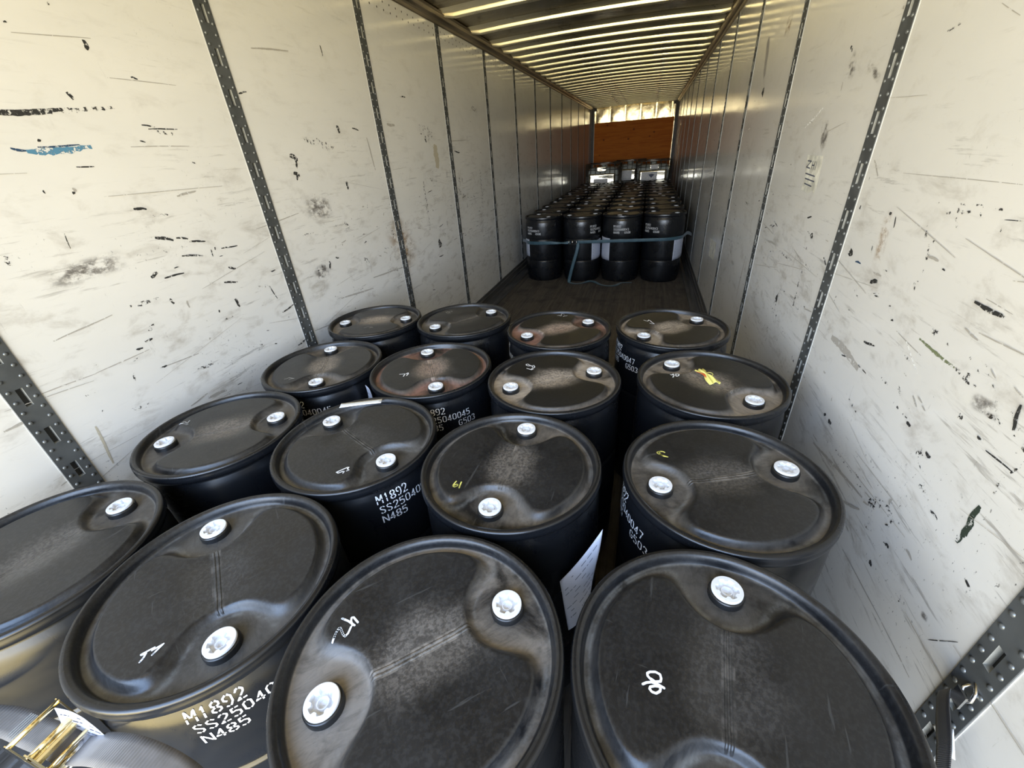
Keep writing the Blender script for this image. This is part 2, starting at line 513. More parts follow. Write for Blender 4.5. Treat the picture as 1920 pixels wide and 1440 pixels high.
# ------------------------------------------------------------------ measured marks (metres, wall or drum-head coordinates)
MARK={
 'D4': [[(-0.1426, -0.0427), (-0.1367, -0.0386), (-0.1288, -0.0358), (-0.119, -0.0361), (-0.1074, -0.0396)], [(-0.1259, -0.0341), (-0.1348, -0.0272), (-0.1353, -0.0229), (-0.1308, -0.0195), (-0.1218, -0.0172), (-0.1138, -0.0193), (-0.112, -0.0252), (-0.1131, -0.0307), (-0.1219, -0.0335), (-0.1288, -0.0305)], [(-0.1142, -0.0391), (-0.123, -0.0404), (-0.1303, -0.0437), (-0.1313, -0.0473), (-0.1274, -0.0509), (-0.1206, -0.0514), (-0.1143, -0.0465), (-0.1133, -0.0416), (-0.1171, -0.0379)]] ,
 'D3': [[(-0.1918, 0.0121), (-0.1763, 0.0108), (-0.1572, 0.0061)], [(-0.1615, 0.0051), (-0.1702, 0.0123), (-0.1732, 0.0187), (-0.1693, 0.0203), (-0.1542, 0.0132)], [(-0.181, -0.0338), (-0.1853, -0.017), (-0.1855, -0.0072), (-0.1828, -0.0059), (-0.1681, -0.0163), (-0.1627, -0.0179), (-0.1604, -0.0113), (-0.1626, 0.0017)]] ,
 'D2': [[(0.019, -0.158), (0.006, -0.1752), (0.0088, -0.1754), (0.0138, -0.1711), (0.0177, -0.179), (0.0185, -0.1864)], [(0.0203, -0.1633), (0.0303, -0.148), (0.0292, -0.1697)]] ,
 'C1': [[(-0.2077, -0.0059), (-0.1972, -0.0039), (-0.1828, -0.0039), (-0.1667, -0.0064), (-0.1657, -0.0043)], [(-0.2002, 0.0041), (-0.1955, 0.0079), (-0.1739, 0.0016), (-0.1787, 0.0082), (-0.1835, 0.0178)]] ,
 'C2': [[(0.0714, -0.1543), (0.0755, -0.1495), (0.0671, -0.1447), (0.0674, -0.1381), (0.0625, -0.1398), (0.0573, -0.1468), (0.0427, -0.1663), (0.0513, -0.1689), (0.0599, -0.1587), (0.0647, -0.1583), (0.0661, -0.1657)]] ,
 'C3': [[(-0.1312, -0.1124), (-0.133, -0.1213), (-0.1339, -0.1289), (-0.1314, -0.1339), (-0.1264, -0.1351), (-0.1206, -0.1292), (-0.1216, -0.1244), (-0.1264, -0.1236), (-0.131, -0.1292)], [(-0.1152, -0.1122), (-0.1142, -0.1246), (-0.1123, -0.1357)]] ,
 'C4': [[(-0.1546, 0.0726), (-0.159, 0.076), (-0.1663, 0.0761), (-0.1744, 0.0723), (-0.177, 0.0674), (-0.1729, 0.0623), (-0.1635, 0.0584), (-0.1469, 0.0529), (-0.1573, 0.0533), (-0.1651, 0.0581), (-0.1696, 0.0689)]] ,
 'B2': [[(-0.1111, -0.0879), (-0.1, -0.084), (-0.0894, -0.0791), (-0.086, -0.0912), (-0.0846, -0.1024)], [(-0.0737, -0.0933), (-0.0736, -0.0765), (-0.0805, -0.067), (-0.0843, -0.0772), (-0.0776, -0.0793)]] ,
 'B3': [[(-0.1157, 0.0934), (-0.1275, 0.1003), (-0.1375, 0.1098), (-0.1431, 0.1056), (-0.1401, 0.0961), (-0.1302, 0.0911), (-0.1157, 0.0934), (-0.1072, 0.1002), (-0.1006, 0.0893), (-0.0993, 0.0798), (-0.1078, 0.0817), (-0.1127, 0.0917)], [(-0.1307, 0.0673), (-0.1181, 0.063), (-0.107, 0.0584), (-0.1014, 0.0678), (-0.1074, 0.0721), (-0.1092, 0.0633)]] ,
 'B4': [[(-0.1429, 0.0203), (-0.1375, 0.0184), (-0.1328, 0.0288), (-0.1299, 0.0177), (-0.1349, -0.0002)], [(-0.1241, 0.0438), (-0.1221, 0.0325), (-0.1233, 0.015), (-0.1202, 0.0107), (-0.1149, 0.0163), (-0.1098, 0.0268), (-0.1117, 0.0293), (-0.12, 0.0328)]] ,
 'A2': [[(-0.1595, 0.0962), (-0.1438, 0.0787), (-0.1262, 0.0711)], [(-0.1559, 0.1071), (-0.1406, 0.0946), (-0.1372, 0.109), (-0.129, 0.1187), (-0.1217, 0.1018)], [(-0.1375, 0.095), (-0.1216, 0.081)]] ,
 'A3': [[(-0.0399, 0.1826), (-0.0287, 0.1893), (-0.022, 0.1791), (-0.0178, 0.1877), (-0.0227, 0.2092), (-0.019, 0.2152), (-0.0128, 0.213), (-0.004, 0.2043)], [(-0.0049, 0.1715), (0.0009, 0.1843), (0.0072, 0.1809), (0.0147, 0.1898)]] ,
 'A4': [[(-0.1349, 0.0773), (-0.1238, 0.0687), (-0.1145, 0.0636), (-0.1103, 0.0826), (-0.1006, 0.0688), (-0.0952, 0.0535), (-0.082, 0.0322), (-0.0944, 0.0319), (-0.1051, 0.0379)]] ,
 'B1': [[(-0.0803, -0.1693), (-0.072, -0.1647), (-0.0674, -0.1533), (-0.0533, -0.1552), (-0.0379, -0.1558), (-0.05, -0.161), (-0.0558, -0.1683)]] ,
 'A1': [[(0.0061, -0.1278), (0.0127, -0.1244), (0.0151, -0.1111), (0.0369, -0.1085), (0.0565, -0.1139), (0.0434, -0.1168), (0.043, -0.1272)]] ,
}
WL= [(0.975, 1.919, 1.303, 1.948, 0.017, 'h'), (1.373, 1.9, 1.421, 1.895, 0.006, 's'), (1.392, 1.887, 1.512, 1.89, 0.005, 's'), (1.401, 1.875, 1.486, 1.875, 0.015, 'h'), (0.951, 1.826, 0.987, 1.819, 0.008, 'n'), (0.986, 1.818, 1.15, 1.827, 0.013, 'b'), (1.019, 1.829, 1.138, 1.835, 0.006, 'n'), (1.299, 1.829, 1.534, 1.83, 0.004, 'f'), (1.095, 1.771, 1.15, 1.769, 0.005, 's'), (1.176, 1.986, 1.184, 1.965, 0.012, 's'), (1.302, 2.14, 1.299, 2.111, 0.016, 's'), (1.408, 2.05, 1.431, 2.047, 0.007, 's'), (1.029, 1.85, 1.035, 1.845, 0.011, 's'), (1.046, 1.697, 1.054, 1.694, 0.01, 's'), (0.972, 1.71, 0.973, 1.7, 0.005, 's'), (1.209, 1.627, 1.255, 1.619, 0.011, 's'), (1.259, 1.594, 1.326, 1.59, 0.011, 'h'), (1.237, 1.518, 1.303, 1.495, 0.013, 's'), (1.317, 1.501, 1.364, 1.49, 0.009, 's'), (1.365, 1.477, 1.436, 1.466, 0.009, 's'), (0.964, 1.579, 0.958, 1.532, 0.003, 's'), (1.155, 1.381, 1.186, 1.392, 0.015, 's'), (1.202, 1.366, 1.286, 1.364, 0.008, 's'), (0.852, 1.446, 1.093, 1.468, 0.056, 'u'), (1.443, 1.278, 1.511, 1.264, 0.01, 's'), (1.496, 1.421, 1.583, 1.418, 0.007, 's'), (1.493, 1.335, 1.529, 1.323, 0.012, 's'), (1.615, 1.208, 1.679, 1.194, 0.011, 'h'), (1.679, 1.194, 1.701, 1.119, 0.007, 's'), (2.09, 1.782, 2.143, 1.765, 0.029, 's'), (2.123, 1.766, 2.122, 1.72, 0.017, 's'), (2.08, 1.698, 2.125, 1.688, 0.02, 's'), (2.101, 1.689, 2.097, 1.663, 0.016, 's'), (2.234, 1.857, 2.326, 1.847, 0.033, 'h'), (2.327, 1.849, 2.481, 1.813, 0.05, 'h'), (2.559, 1.935, 2.561, 1.893, 0.027, 's'), (2.571, 2.322, 2.573, 2.274, 0.01, 's'), (1.88, 2.04, 1.93, 2.05, 0.008, 's'), (1.031, 1.303, 1.15, 1.296, 0.016, 'h'), (1.185, 1.285, 1.191, 1.26, 0.014, 's'), (1.463, 1.195, 1.474, 1.152, 0.014, 's'), (2.038, 1.158, 2.125, 1.168, 0.07, 'u'), (2.167, 1.207, 2.162, 1.159, 0.019, 's'), (2.127, 1.518, 2.284, 1.499, 0.099, 'u'), (1.04, 1.202, 1.085, 1.207, 0.02, 'h'), (0.983, 1.147, 1.007, 1.141, 0.01, 's'), (0.944, 1.108, 0.973, 1.115, 0.008, 'h'), (0.934, 1.067, 0.926, 1.038, 0.007, 's'), (0.768, 1.062, 0.817, 1.058, 0.008, 'h'), (0.858, 0.941, 0.947, 0.925, 0.02, 'h'), (1.159, 0.968, 1.235, 0.959, 0.017, 'h'), (1.147, 0.831, 1.239, 0.815, 0.016, 'f'), (0.742, 0.949, 0.726, 0.791, 0.009, 't'), (0.649, 1.128, 0.831, 1.121, 0.004, 'f'), (0.831, 1.121, 1.025, 1.128, 0.004, 'f'), (2.706, 1.925, 2.772, 1.914, 0.01, 's'), (3.646, 1.96, 3.761, 1.956, 0.04, 'h'), (3.777, 1.945, 3.862, 1.891, 0.1, 'h'), (3.728, 1.893, 3.731, 1.846, 0.031, 's'), (3.914, 1.826, 3.872, 1.645, 0.098, 't'), (3.564, 1.557, 3.565, 1.16, 0.04, 'h'), (3.699, 1.56, 3.823, 1.539, 0.027, 'h'), (3.404, 2.146, 3.487, 2.149, 0.01, 's'), (2.847, 1.873, 2.877, 1.675, 0.013, 'f'), (3.141, 1.962, 3.249, 1.952, 0.022, 'f'), (3.691, 1.039, 3.745, 0.989, 0.067, 's'), (4.905, 2.155, 5.065, 2.155, 0.05, 'h'), (4.979, 1.585, 4.987, 1.178, 0.071, 'h'), (4.366, 1.54, 4.341, 1.378, 0.056, 'h'), (4.319, 1.77, 4.452, 1.758, 0.015, 's'), (2.395, 1.39, 2.435, 1.351, 0.053, 'h'), (2.523, 1.153, 2.56, 1.1, 0.051, 'h'), (2.977, 1.262, 3.142, 1.022, 0.226, 'r'), (2.524, 1.628, 2.516, 1.582, 0.022, 's'), (4.257, 1.856, 4.677, 1.871, 0.009, 'f'), (4.927, 1.351, 4.719, 1.348, 0.017, 'h'), (2.185, 0.963, 2.544, 0.927, 0.011, 'f'), (1.883, 0.861, 2.131, 0.836, 0.007, 'f'), (2.572, 0.997, 3.028, 0.962, 0.012, 'f'), (1.323, 2.04, 1.578, 2.042, 0.003, 'f'), (1.105, 2.126, 1.327, 2.148, 0.003, 'f'), (2.039, 2.23, 2.293, 2.257, 0.008, 'f'), (1.718, 1.469, 2.033, 1.502, 0.005, 'f'), (0.778, 1.269, 0.97, 1.293, 0.005, 'f'), (1.027, 1.043, 1.214, 1.029, 0.005, 'f'), (1.369, 1.122, 1.429, 1.122, 0.012, 'h'), (1.491, 0.931, 1.532, 0.943, 0.024, 'h'), (0.793, 1.544, 0.791, 1.516, 0.012, 'h'), (1.241, 2.22, 1.246, 2.219, 0.011, 's'), (1.099, 2.149, 1.107, 2.149, 0.007, 's')]
WR= [(2.047, 1.908, 1.904, 1.845, 0.022, 'u'), (2.204, 1.94, 2.16, 1.887, 0.045, 'u'), (2.251, 1.984, 2.225, 1.965, 0.014, 's'), (2.315, 1.729, 2.266, 1.666, 0.061, 'u'), (1.264, 1.647, 1.268, 1.624, 0.021, 'h'), (1.347, 1.543, 1.313, 1.517, 0.009, 'h'), (1.295, 1.547, 1.192, 1.554, 0.005, 'h'), (1.271, 1.542, 1.243, 1.498, 0.01, 'h'), (1.193, 1.551, 1.179, 1.518, 0.008, 'h'), (1.153, 1.552, 1.111, 1.555, 0.006, 'h'), (1.115, 1.536, 1.068, 1.541, 0.002, 's'), (1.112, 1.532, 1.11, 1.514, 0.007, 'h'), (1.309, 1.461, 1.306, 1.414, 0.018, 'h'), (1.3, 1.393, 1.308, 1.327, 0.014, 'h'), (1.561, 1.596, 1.112, 1.6, 0.002, 'f'), (1.529, 1.298, 1.488, 1.306, 0.015, 's'), (1.715, 1.354, 1.723, 1.331, 0.034, 's'), (1.665, 1.326, 1.625, 1.329, 0.007, 'n'), (1.555, 1.491, 1.531, 1.354, 0.044, 'r'), (1.557, 1.493, 1.545, 1.486, 0.011, 's'), (1.516, 1.49, 1.507, 1.458, 0.006, 's'), (1.54, 1.917, 1.59, 1.912, 0.006, 'h'), (3.86, 2.263, 3.743, 2.058, 0.086, 'f'), (3.726, 1.98, 3.676, 1.947, 0.051, 's'), (3.336, 2.283, 3.351, 2.23, 0.096, 'r'), (2.575, 1.73, 2.385, 1.802, 0.012, 'l'), (2.514, 1.18, 2.293, 1.187, 0.016, 'h'), (2.122, 1.338, 2.116, 1.315, 0.031, 's'), (2.112, 1.222, 2.022, 1.203, 0.015, 'h'), (2.113, 1.198, 2.113, 0.995, 0.02, 'h'), (2.382, 0.978, 2.349, 0.966, 0.033, 's'), (1.163, 1.288, 1.165, 1.26, 0.023, 'h'), (1.203, 1.241, 1.053, 1.236, 0.009, 'g'), (1.053, 1.236, 0.994, 1.229, 0.011, 'h'), (1.022, 1.239, 0.976, 1.235, 0.016, 'h'), (1.028, 1.274, 0.985, 1.258, 0.006, 'h'), (0.997, 1.281, 0.975, 1.278, 0.005, 'h'), (0.974, 1.165, 0.974, 1.145, 0.014, 'h'), (0.939, 1.195, 0.879, 1.204, 0.01, 'h'), (0.863, 1.202, 0.826, 1.206, 0.012, 'h'), (0.966, 1.205, 0.901, 1.214, 0.028, 'u'), (0.879, 1.14, 0.81, 1.144, 0.004, 's'), (0.812, 1.14, 0.804, 1.155, 0.006, 's'), (1.046, 1.02, 0.984, 1.001, 0.041, 'h'), (0.821, 1.042, 0.823, 0.938, 0.017, 'k'), (1.104, 0.759, 1.074, 0.813, 0.04, 'h'), (1.059, 0.814, 0.991, 0.815, 0.028, 'h'), (0.985, 0.741, 0.969, 0.747, 0.012, 's'), (1.005, 0.646, 0.99, 0.648, 0.016, 's'), (0.93, 1.032, 0.909, 1.032, 0.013, 'h'), (0.982, 0.956, 0.936, 0.949, 0.013, 'h'), (0.918, 0.935, 0.89, 0.935, 0.008, 's'), (1.29, 1.086, 1.233, 1.086, 0.009, 'h'), (1.202, 1.103, 1.169, 1.09, 0.011, 'h'), (1.193, 1.059, 1.114, 1.057, 0.007, 'h'), (1.114, 1.047, 1.095, 1.05, 0.01, 's'), (1.534, 1.062, 1.333, 1.057, 0.006, 'h'), (1.428, 0.952, 1.321, 0.931, 0.012, 'h'), (1.304, 1.222, 1.171, 1.21, 0.003, 'f'), (1.52, 0.68, 1.143, 0.757, 0.012, 'f'), (1.388, 0.765, 1.224, 0.775, 0.01, 'h'), (1.221, 0.782, 1.153, 0.783, 0.023, 'h'), (1.219, 0.667, 1.131, 0.72, 0.011, 'f'), (1.519, 0.812, 1.498, 0.814, 0.013, 's'), (1.473, 0.817, 1.448, 0.811, 0.019, 's'), (1.123, 0.554, 0.881, 0.573, 0.005, 'f'), (0.881, 0.573, 0.733, 0.577, 0.004, 'f'), (0.766, 0.901, 0.742, 0.89, 0.007, 's'), (0.752, 0.701, 0.7, 0.782, 0.002, 's'), (0.794, 0.73, 0.781, 0.734, 0.013, 'u'), (0.92, 0.799, 0.891, 0.795, 0.01, 'f'), (1.762, 1.622, 1.702, 1.58, 0.007, 'f'), (1.406, 1.926, 1.326, 1.889, 0.002, 'f'), (1.246, 1.216, 1.156, 1.168, 0.005, 'l'), (1.653, 1.061, 1.413, 1.052, 0.03, 'f'), (1.619, 1.249, 1.561, 1.231, 0.007, 'h'), (2.334, 1.037, 2.394, 0.934, 0.033, 'h'), (3.234, 0.995, 3.257, 0.685, 0.032, 'f'), (2.765, 0.91, 2.77, 0.842, 0.035, 'h'), (2.393, 0.814, 2.361, 0.734, 0.029, 'h'), (1.44, 1.133, 1.375, 1.144, 0.008, 's'), (1.12, 1.271, 1.09, 1.271, 0.006, 'h'), (1.062, 1.391, 0.983, 1.386, 0.002, 'f')]
# ------------------------------------------------------------------ the trailer box
HALF, Y0, Y1, HR = 1.27, -1.10, 15.60, 2.72
PITCH, P0, PW = 1.1995, 0.633, 0.039
posts = [P0 + k*PITCH for k in range(-1, 13)]
ROOF = 2.80
def crown(x): return 0.030*(1 - (x/HALF)**2)

fl = MB(); fl.box((-HALF, Y0, -0.05), (HALF, Y1, 0.0))
struct('floor', fl.mesh('floor', M_FLOOR))

MATS = {'s': 1, 'h': 2, 'f': 3, 'n': 4, 'b': 5, 'g': 6, 'k': 7, 'l': 8, 't': 9, 'u': 10, 'r': 11}
WALLMATS = (M_WALL, M_SCUFF, M_HATCH, M_FAINT, M_NAVY, M_BLUE, M_GREEN, M_DKGREEN, M_LIGHT, M_TAN, M_SMUDGE, M_RUST, M_PANELBACK, M_HOLE)
def make_wall(side, marks, seed):
    rnd = random.Random(seed)
    w = MB()
    xf, xb, xo = side*HALF, side*(HALF+.016), side*(HALF+.05)
    edges = [Y0] + [e for p in posts for e in (p-PW, p+PW)] + [Y1]
    for a, b in zip(edges[0::2], edges[1::2]):
        w.box((min(xf, xb), a, 0.0), (max(xf, xb), b, ROOF+.03))
    w.box((min(xb, xo), Y0, 0.0), (max(xb, xo), Y1, ROOF+.03), 12)
    def on(y, z, lift): return (xf - side*lift, y, z)
    def inside(y): return not any(abs(y-p) < PW+.002 for p in posts)
    lift = [.0004]
    def mark(y0, z0, y1, z1, wd, kind):
        m = MATS[kind]; lift[0] += .000004
        d = Vector((y1-y0, z1-z0)); L = max(d.length, .004)
        d = d.normalized() if d.length > 1e-6 else Vector((1, 0))
        n = Vector((-d.y, d.x))
        if kind in 'ur':
            wd *= 1.5; ex = d*wd*.35
            a, b = Vector((y0, z0))-ex, Vector((y1, z1))+ex
            q = [a-n*wd/2, b-n*wd/2, b+n*wd/2, a+n*wd/2]
            w.add([on(p.x, p.y, lift[0]) for p in q], [(0, 1, 2, 3)], m, uv=[(0, 0), (1, 0), (1, 1), (0, 1)])
            return
        k = max(3, min(26, int(L/.010)))
        top, bot = [], []
        for i in range(k+1):
            t = i/k
            p = Vector((y0, z0)) + d*L*t + n*wd*.15*math.sin(t*5+y0*9)
            e = .35 + .65*math.sin(math.pi*min(1, max(0, .12+.8*t)))
            jt = rnd.uniform(.55, 1.25) if kind in 'hkgb' else rnd.uniform(.8, 1.1)
            top.append(p + n*wd/2*e*jt)
            bot.append(p - n*wd/2*e*(rnd.uniform(.5, 1.2) if kind in 'hkgb' else rnd.uniform(.75, 1.1)))
        vs = [on(p.x, p.y, lift[0]) for p in top+bot]
        w.add(vs, [(i, i+1, k+2+i, k+1+i) for i in range(k)], m)
    if side < 0: mark(.93, 1.914, 1.14, 1.934, .017, 's'); mark(0.986, 1.816, 1.170, 1.826, .020, 'b')
    for mk in marks: mark(*mk)
    # further light scuffs over the whole length
    for _ in range(380):
        y = rnd.uniform(.1, 12.5)**.9; z = min(2.2, abs(rnd.gauss(1.05, .36)) + .12)
        if not inside(y): continue
        L = rnd.choice((.012, .02, .03, .05, .09)); a = rnd.choice((0, 0, .15, -.2, 1.5, 1.3))
        mark(y, z, y+L*math.cos(a), z+L*math.sin(a), rnd.uniform(.003, .011), rnd.choice('sshhhff'))
    for _ in range(26):      # rubbed patches: clusters of short strokes
        cy, cz = rnd.uniform(.3, 9), rnd.uniform(.55, 1.45); a = rnd.uniform(-.5, .5)
        for _ in range(rnd.randint(4, 11)):
            y, z = cy + rnd.gauss(0, .05), cz + rnd.gauss(0, .028)
            if not inside(y): continue
            L = rnd.uniform(.008, .05); aa = a + rnd.uniform(-.2, .2)
            mark(y, z, y+L*math.cos(aa), z+L*math.sin(aa), rnd.uniform(.002, .009), rnd.choice('shhf'))
    for _ in range(110):
        y = rnd.uniform(.1, 13); z = rnd.uniform(.25, 1.8)
        L = rnd.uniform(.12, .5); a = rnd.uniform(-.25, .25)
        mark(y, z, y+L*math.cos(a), z+L*math.sin(a), rnd.uniform(.0012, .003), 'f')
    # two rows of rivet heads under the top rail
    for p0, p1 in zip(posts[:-1], posts[1:]):
        k = 13
        for i in range(k):
            y = p0 + .075 + (p1-p0-.15)*i/(k-1)
            for zz, dy in ((2.682, 0), (2.638, 0)):
                c = [on(y+dy+.0055*math.cos(t*math.pi/4), zz+.0065*math.sin(t*math.pi/4), .0010) for t in range(8)]
                w.add(c, [tuple(range(8))], 13)
    return w.mesh('wall', *WALLMATS)
wall_left = struct('wall_left', make_wall(-1, WL, 3))
wall_right = struct('wall_right', make_wall(1, WR, 8))

# a joint post: slotted galvanised strip, rivets in two columns, pale panel beads along both edges
def post_mesh():
    m = MB(); z0, z1 = 0.19, HR+.01
    xs = 0.0035
    m.add([(xs, -PW, z0), (xs, -.009, z0), (xs, -.009, z1), (xs, -PW, z1)], [(0, 1, 2, 3)])
    m.add([(xs, .009, z0), (xs, PW, z0), (xs, PW, z1), (xs, .009, z1)], [(0, 1, 2, 3)])
    z = z0; s = 0.2250
    for yy in (-PW, PW):
        m.add([(xs, yy, z0), (-.012, yy, z0), (-.012, yy, z1), (xs, yy, z1)], [(0, 1, 2, 3)])
    while z < z1-1e-6:
        a = min(s, z1); b = min(s+.062, z1)
        m.add([(xs, -.009, z), (xs, .009, z), (xs, .009, a), (xs, -.009, a)], [(0, 1, 2, 3)])
        if b > a:
            xi = -.011
            m.add([(xs, -.009, a), (xs, .009, a), (xi, .009, a), (xi, -.009, a)], [(0, 1, 2, 3)], 2)
            m.add([(xs, -.009, b), (xs, .009, b), (xi, .009, b), (xi, -.009, b)], [(3, 2, 1, 0)], 2)
            m.add([(xs, -.009, a), (xs, -.009, b), (xi, -.009, b), (xi, -.009, a)], [(0, 1, 2, 3)], 2)
            m.add([(xs, .009, a), (xs, .009, b), (xi, .009, b), (xi, .009, a)], [(3, 2, 1, 0)], 2)
            m.add([(xi, -.009, a), (xi, .009, a), (xi, .009, b), (xi, -.009, b)], [(0, 1, 2, 3)], 4)
        z = b; s += .147
    for yy in (-.0255, .0255):
        z = .2
        while z < z1-.01:
            n = 8; vs = [(xs+.0042, yy, z)]
            for rr, hh in ((.0035, .0036), (.0058, .0018), (.0064, 0)):
                vs += [(xs+hh, yy+rr*math.cos(2*math.pi*k/n), z+rr*math.sin(2*math.pi*k/n)) for k in range(n)]
            fs = [(0, 1+k, 1+(k+1) % n) for k in range(n)]
            for q in range(2): fs += [(1+q*n+k, 1+(q+1)*n+k, 1+(q+1)*n+(k+1) % n, 1+q*n+(k+1) % n) for k in range(n)]
            m.add(vs, fs, 3, True)
            z += .0372
    for yy in (-PW, PW):
        m.box((-.004, yy-.0020, z0), (.0014, yy+.0020, z1), 1)
    return m.mesh('joint_post', M_POST, M_POSTEDGE, M_SLOT, M_RIVET, M_SLOTIN)
PM = post_mesh()
n_trim = 0
for side in (-1, 1):
    for p in posts:
        n_trim += 1
        struct('trim_%d' % n_trim, PM, (side*HALF, p, 0), (0, 0, 0 if side < 0 else math.pi))

# roof sheet, gently crowned
rf = MB()
NX = 16
xs_ = [-HALF-.02 + (2*HALF+.04)*i/NX for i in range(NX+1)]
low_ = [(x, ROOF+crown(x)) for x in xs_]
rf.extrude_y(low_ + [(x, z+.02) for x, z in reversed(low_)], Y0, Y1, 0, 1)
struct('ceiling', rf.mesh('roof', M_ROOF))

# roof bows: pressed hat sections arching over from rail to rail
def bow_mesh():
    m = MB()
    prof = [(-.150, 0), (-.120, -.0045), (-.092, -.0125), (-.080, -.0200), (-.074, -.0215), (-.068, -.016), (-.058, -.003), (-.046, -.001), (-.0400, -.001), (-.0375, -.013), (-.0350, -.026), (-.0320, -.036), (-.025, -.042), (-.010, -.044), (.010, -.044), (.021, -.039), (.028, -.020), (.034, -.004), (.050, -.002), (.064, 0)]
    N = 24; vs = []
    for i in range(N+1):
        x = -1.225 + 2.45*i/N
        e = min(1.0, (1.235-abs(x))/.03)
        vs += [(x, y, crown(x)-.0006 + z*(.35+.65*e)) for y, z in prof]
    k = len(prof)
    m.add(vs, [(i*k+j, i*k+j+1, (i+1)*k+j+1, (i+1)*k+j) for i in range(N) for j in range(k-1)], 0, False)
    return m.mesh('roof_bow', M_BOW)
BM = bow_mesh()
bows = [-.10, .54, 1.16, 1.80, 2.42, 3.06, 3.68, 4.33, 4.98, 5.62] + [6.04 + .41*k for k in range(24)]
for y in [b for b in bows if b < 15.5]:
    n_trim += 1
    struct('trim_%d' % n_trim, BM, (0, y, ROOF))

# rails where walls meet the roof, kick rails along the floor
for side in (-1, 1):
    n_trim += 1
    m = MB()
    pr = [(1.27, HR), (1.262, HR-.004), (1.256, HR+.002), (1.250, HR+.018), (1.234, HR+.026), (1.222, HR+.040), (1.214, HR+.062), (1.205, HR+.066), (1.205, HR+.078), (1.222, HR+.080), (1.225, HR+.110), (1.27, HR+.110)]
    m.extrude_y([(side*x, z) for x, z in (pr if side < 0 else reversed(pr))], Y0, Y1)
    struct('trim_%d' % n_trim, m.mesh('top_rail', M_RAIL))
    m = MB()
    pr = [(1.27, 0), (1.27, .186), (1.262, .186), (1.260, .150), (1.252, .146), (1.252, .118), (1.259, .114), (1.259, .080), (1.250, .076), (1.250, .050), (1.240, .040), (1.215, .012), (1.175, .008), (1.172, 0)]
    m.extrude_y([(side*x, z) for x, z in (pr if side > 0 else reversed(pr))], Y0, Y1-.01)
    struct('baseboard_left' if side < 0 else 'baseboard_right', m.mesh('kick_rail', M_KICK))

# front wall: pressed sheets between upright ribs, dark corner posts, sheet of plywood in front
fr = MB()
fr.box((-HALF, Y1+.02, 0), (HALF, Y1+.06, ROOF+.05))
ribs = [-1.17, -.72, -.262, .196, .652, 1.10]
for a, b in zip([-HALF]+ribs, ribs+[HALF]):
    def P(u, v, a=a, b=b):
        x = a + (b-a)*u; z = 2.28 + (ROOF+.02-2.28)*v
        return (x, Y1 + .018 - .020*math.sin(math.pi*u)**.6*math.sin(math.pi*v)**.6 + .004*math.sin(7*u+a*9)*math.sin(5*v+a*5), z)
    fr.grid(P, 14, 12)
for x in ribs:
    fr.extrude_y([(x-.022, 0), (x-.022, ROOF+.03), (x+.022, ROOF+.03), (x+.022, 0)], Y1-.028, Y1+.03)
struct('wall_front', fr.mesh('front', M_FRONT))
for side in (-1, 1):
    n_trim += 1
    m = MB()
    m.box((min(side*1.27, side*1.20), Y1-.13, 0), (max(side*1.27, side*1.20), Y1+.0, HR+.06))
    m.box((min(side*1.25, side*1.13), Y1-.09, HR-.03), (max(side*1.25, side*1.13), Y1-.03, HR+.07))
    if side < 0: m.box((-1.205, Y1-.075, 0), (-1.188, Y1-.065, 2.38), 1)
    struct('trim_%d' % n_trim, m.mesh('corner_post', M_CORNER, M_POSTEDGE))
m = MB(); m.box((-1.186, Y1-.062, 0.0), (1.186, Y1-.044, 2.372))
ply = obj('plywood_sheet', m.mesh('plywood_sheet', M_PLY))
tag(ply, 'orange brown knotty plywood sheet standing against the far end wall', 'plywood')

# stickers left on the right wall
m = MB()
m.add([(HALF-.0014, 2.438, 1.623), (HALF-.0014, 2.233, 1.622), (HALF-.0014, 2.222, 1.480), (HALF-.0014, 2.262, 1.492), (HALF-.0014, 2.300, 1.474), (HALF-.0014, 2.405, 1.483), (HALF-.0014, 2.398, 1.52)], [(0, 1, 2, 3, 4, 5, 6)])
def onR(y, z): return (HALF-.0020, y, z)
for st in ([(2.41, 1.60), (2.36, 1.60), (2.41, 1.575), (2.36, 1.572)], [(2.34, 1.60), (2.34, 1.57), (2.34, 1.585), (2.31, 1.585), (2.31, 1.60), (2.31, 1.57)], [(2.29, 1.60), (2.29, 1.57)], [(2.40, 1.55), (2.27, 1.545)], [(2.39, 1.53), (2.26, 1.525)], [(2.38, 1.51), (2.28, 1.505)]):
    m.ribbon(st, .005, onR, 1)
tag(obj('torn_sticker', m.mesh('torn_sticker', M_STICKER, M_INK), wall_right), 'torn whitish paper sticker with faded print')
m = MB(); m.add([(HALF-.0014, y, z) for y, z in ((4.95, .80), (4.53, .83), (4.55, .66), (4.90, .63))], [(0, 1, 2, 3)])
tag(obj('worn_sticker', m.mesh('worn_sticker', M_STICKER), wall_right), 'pale worn sticker low on the wall')

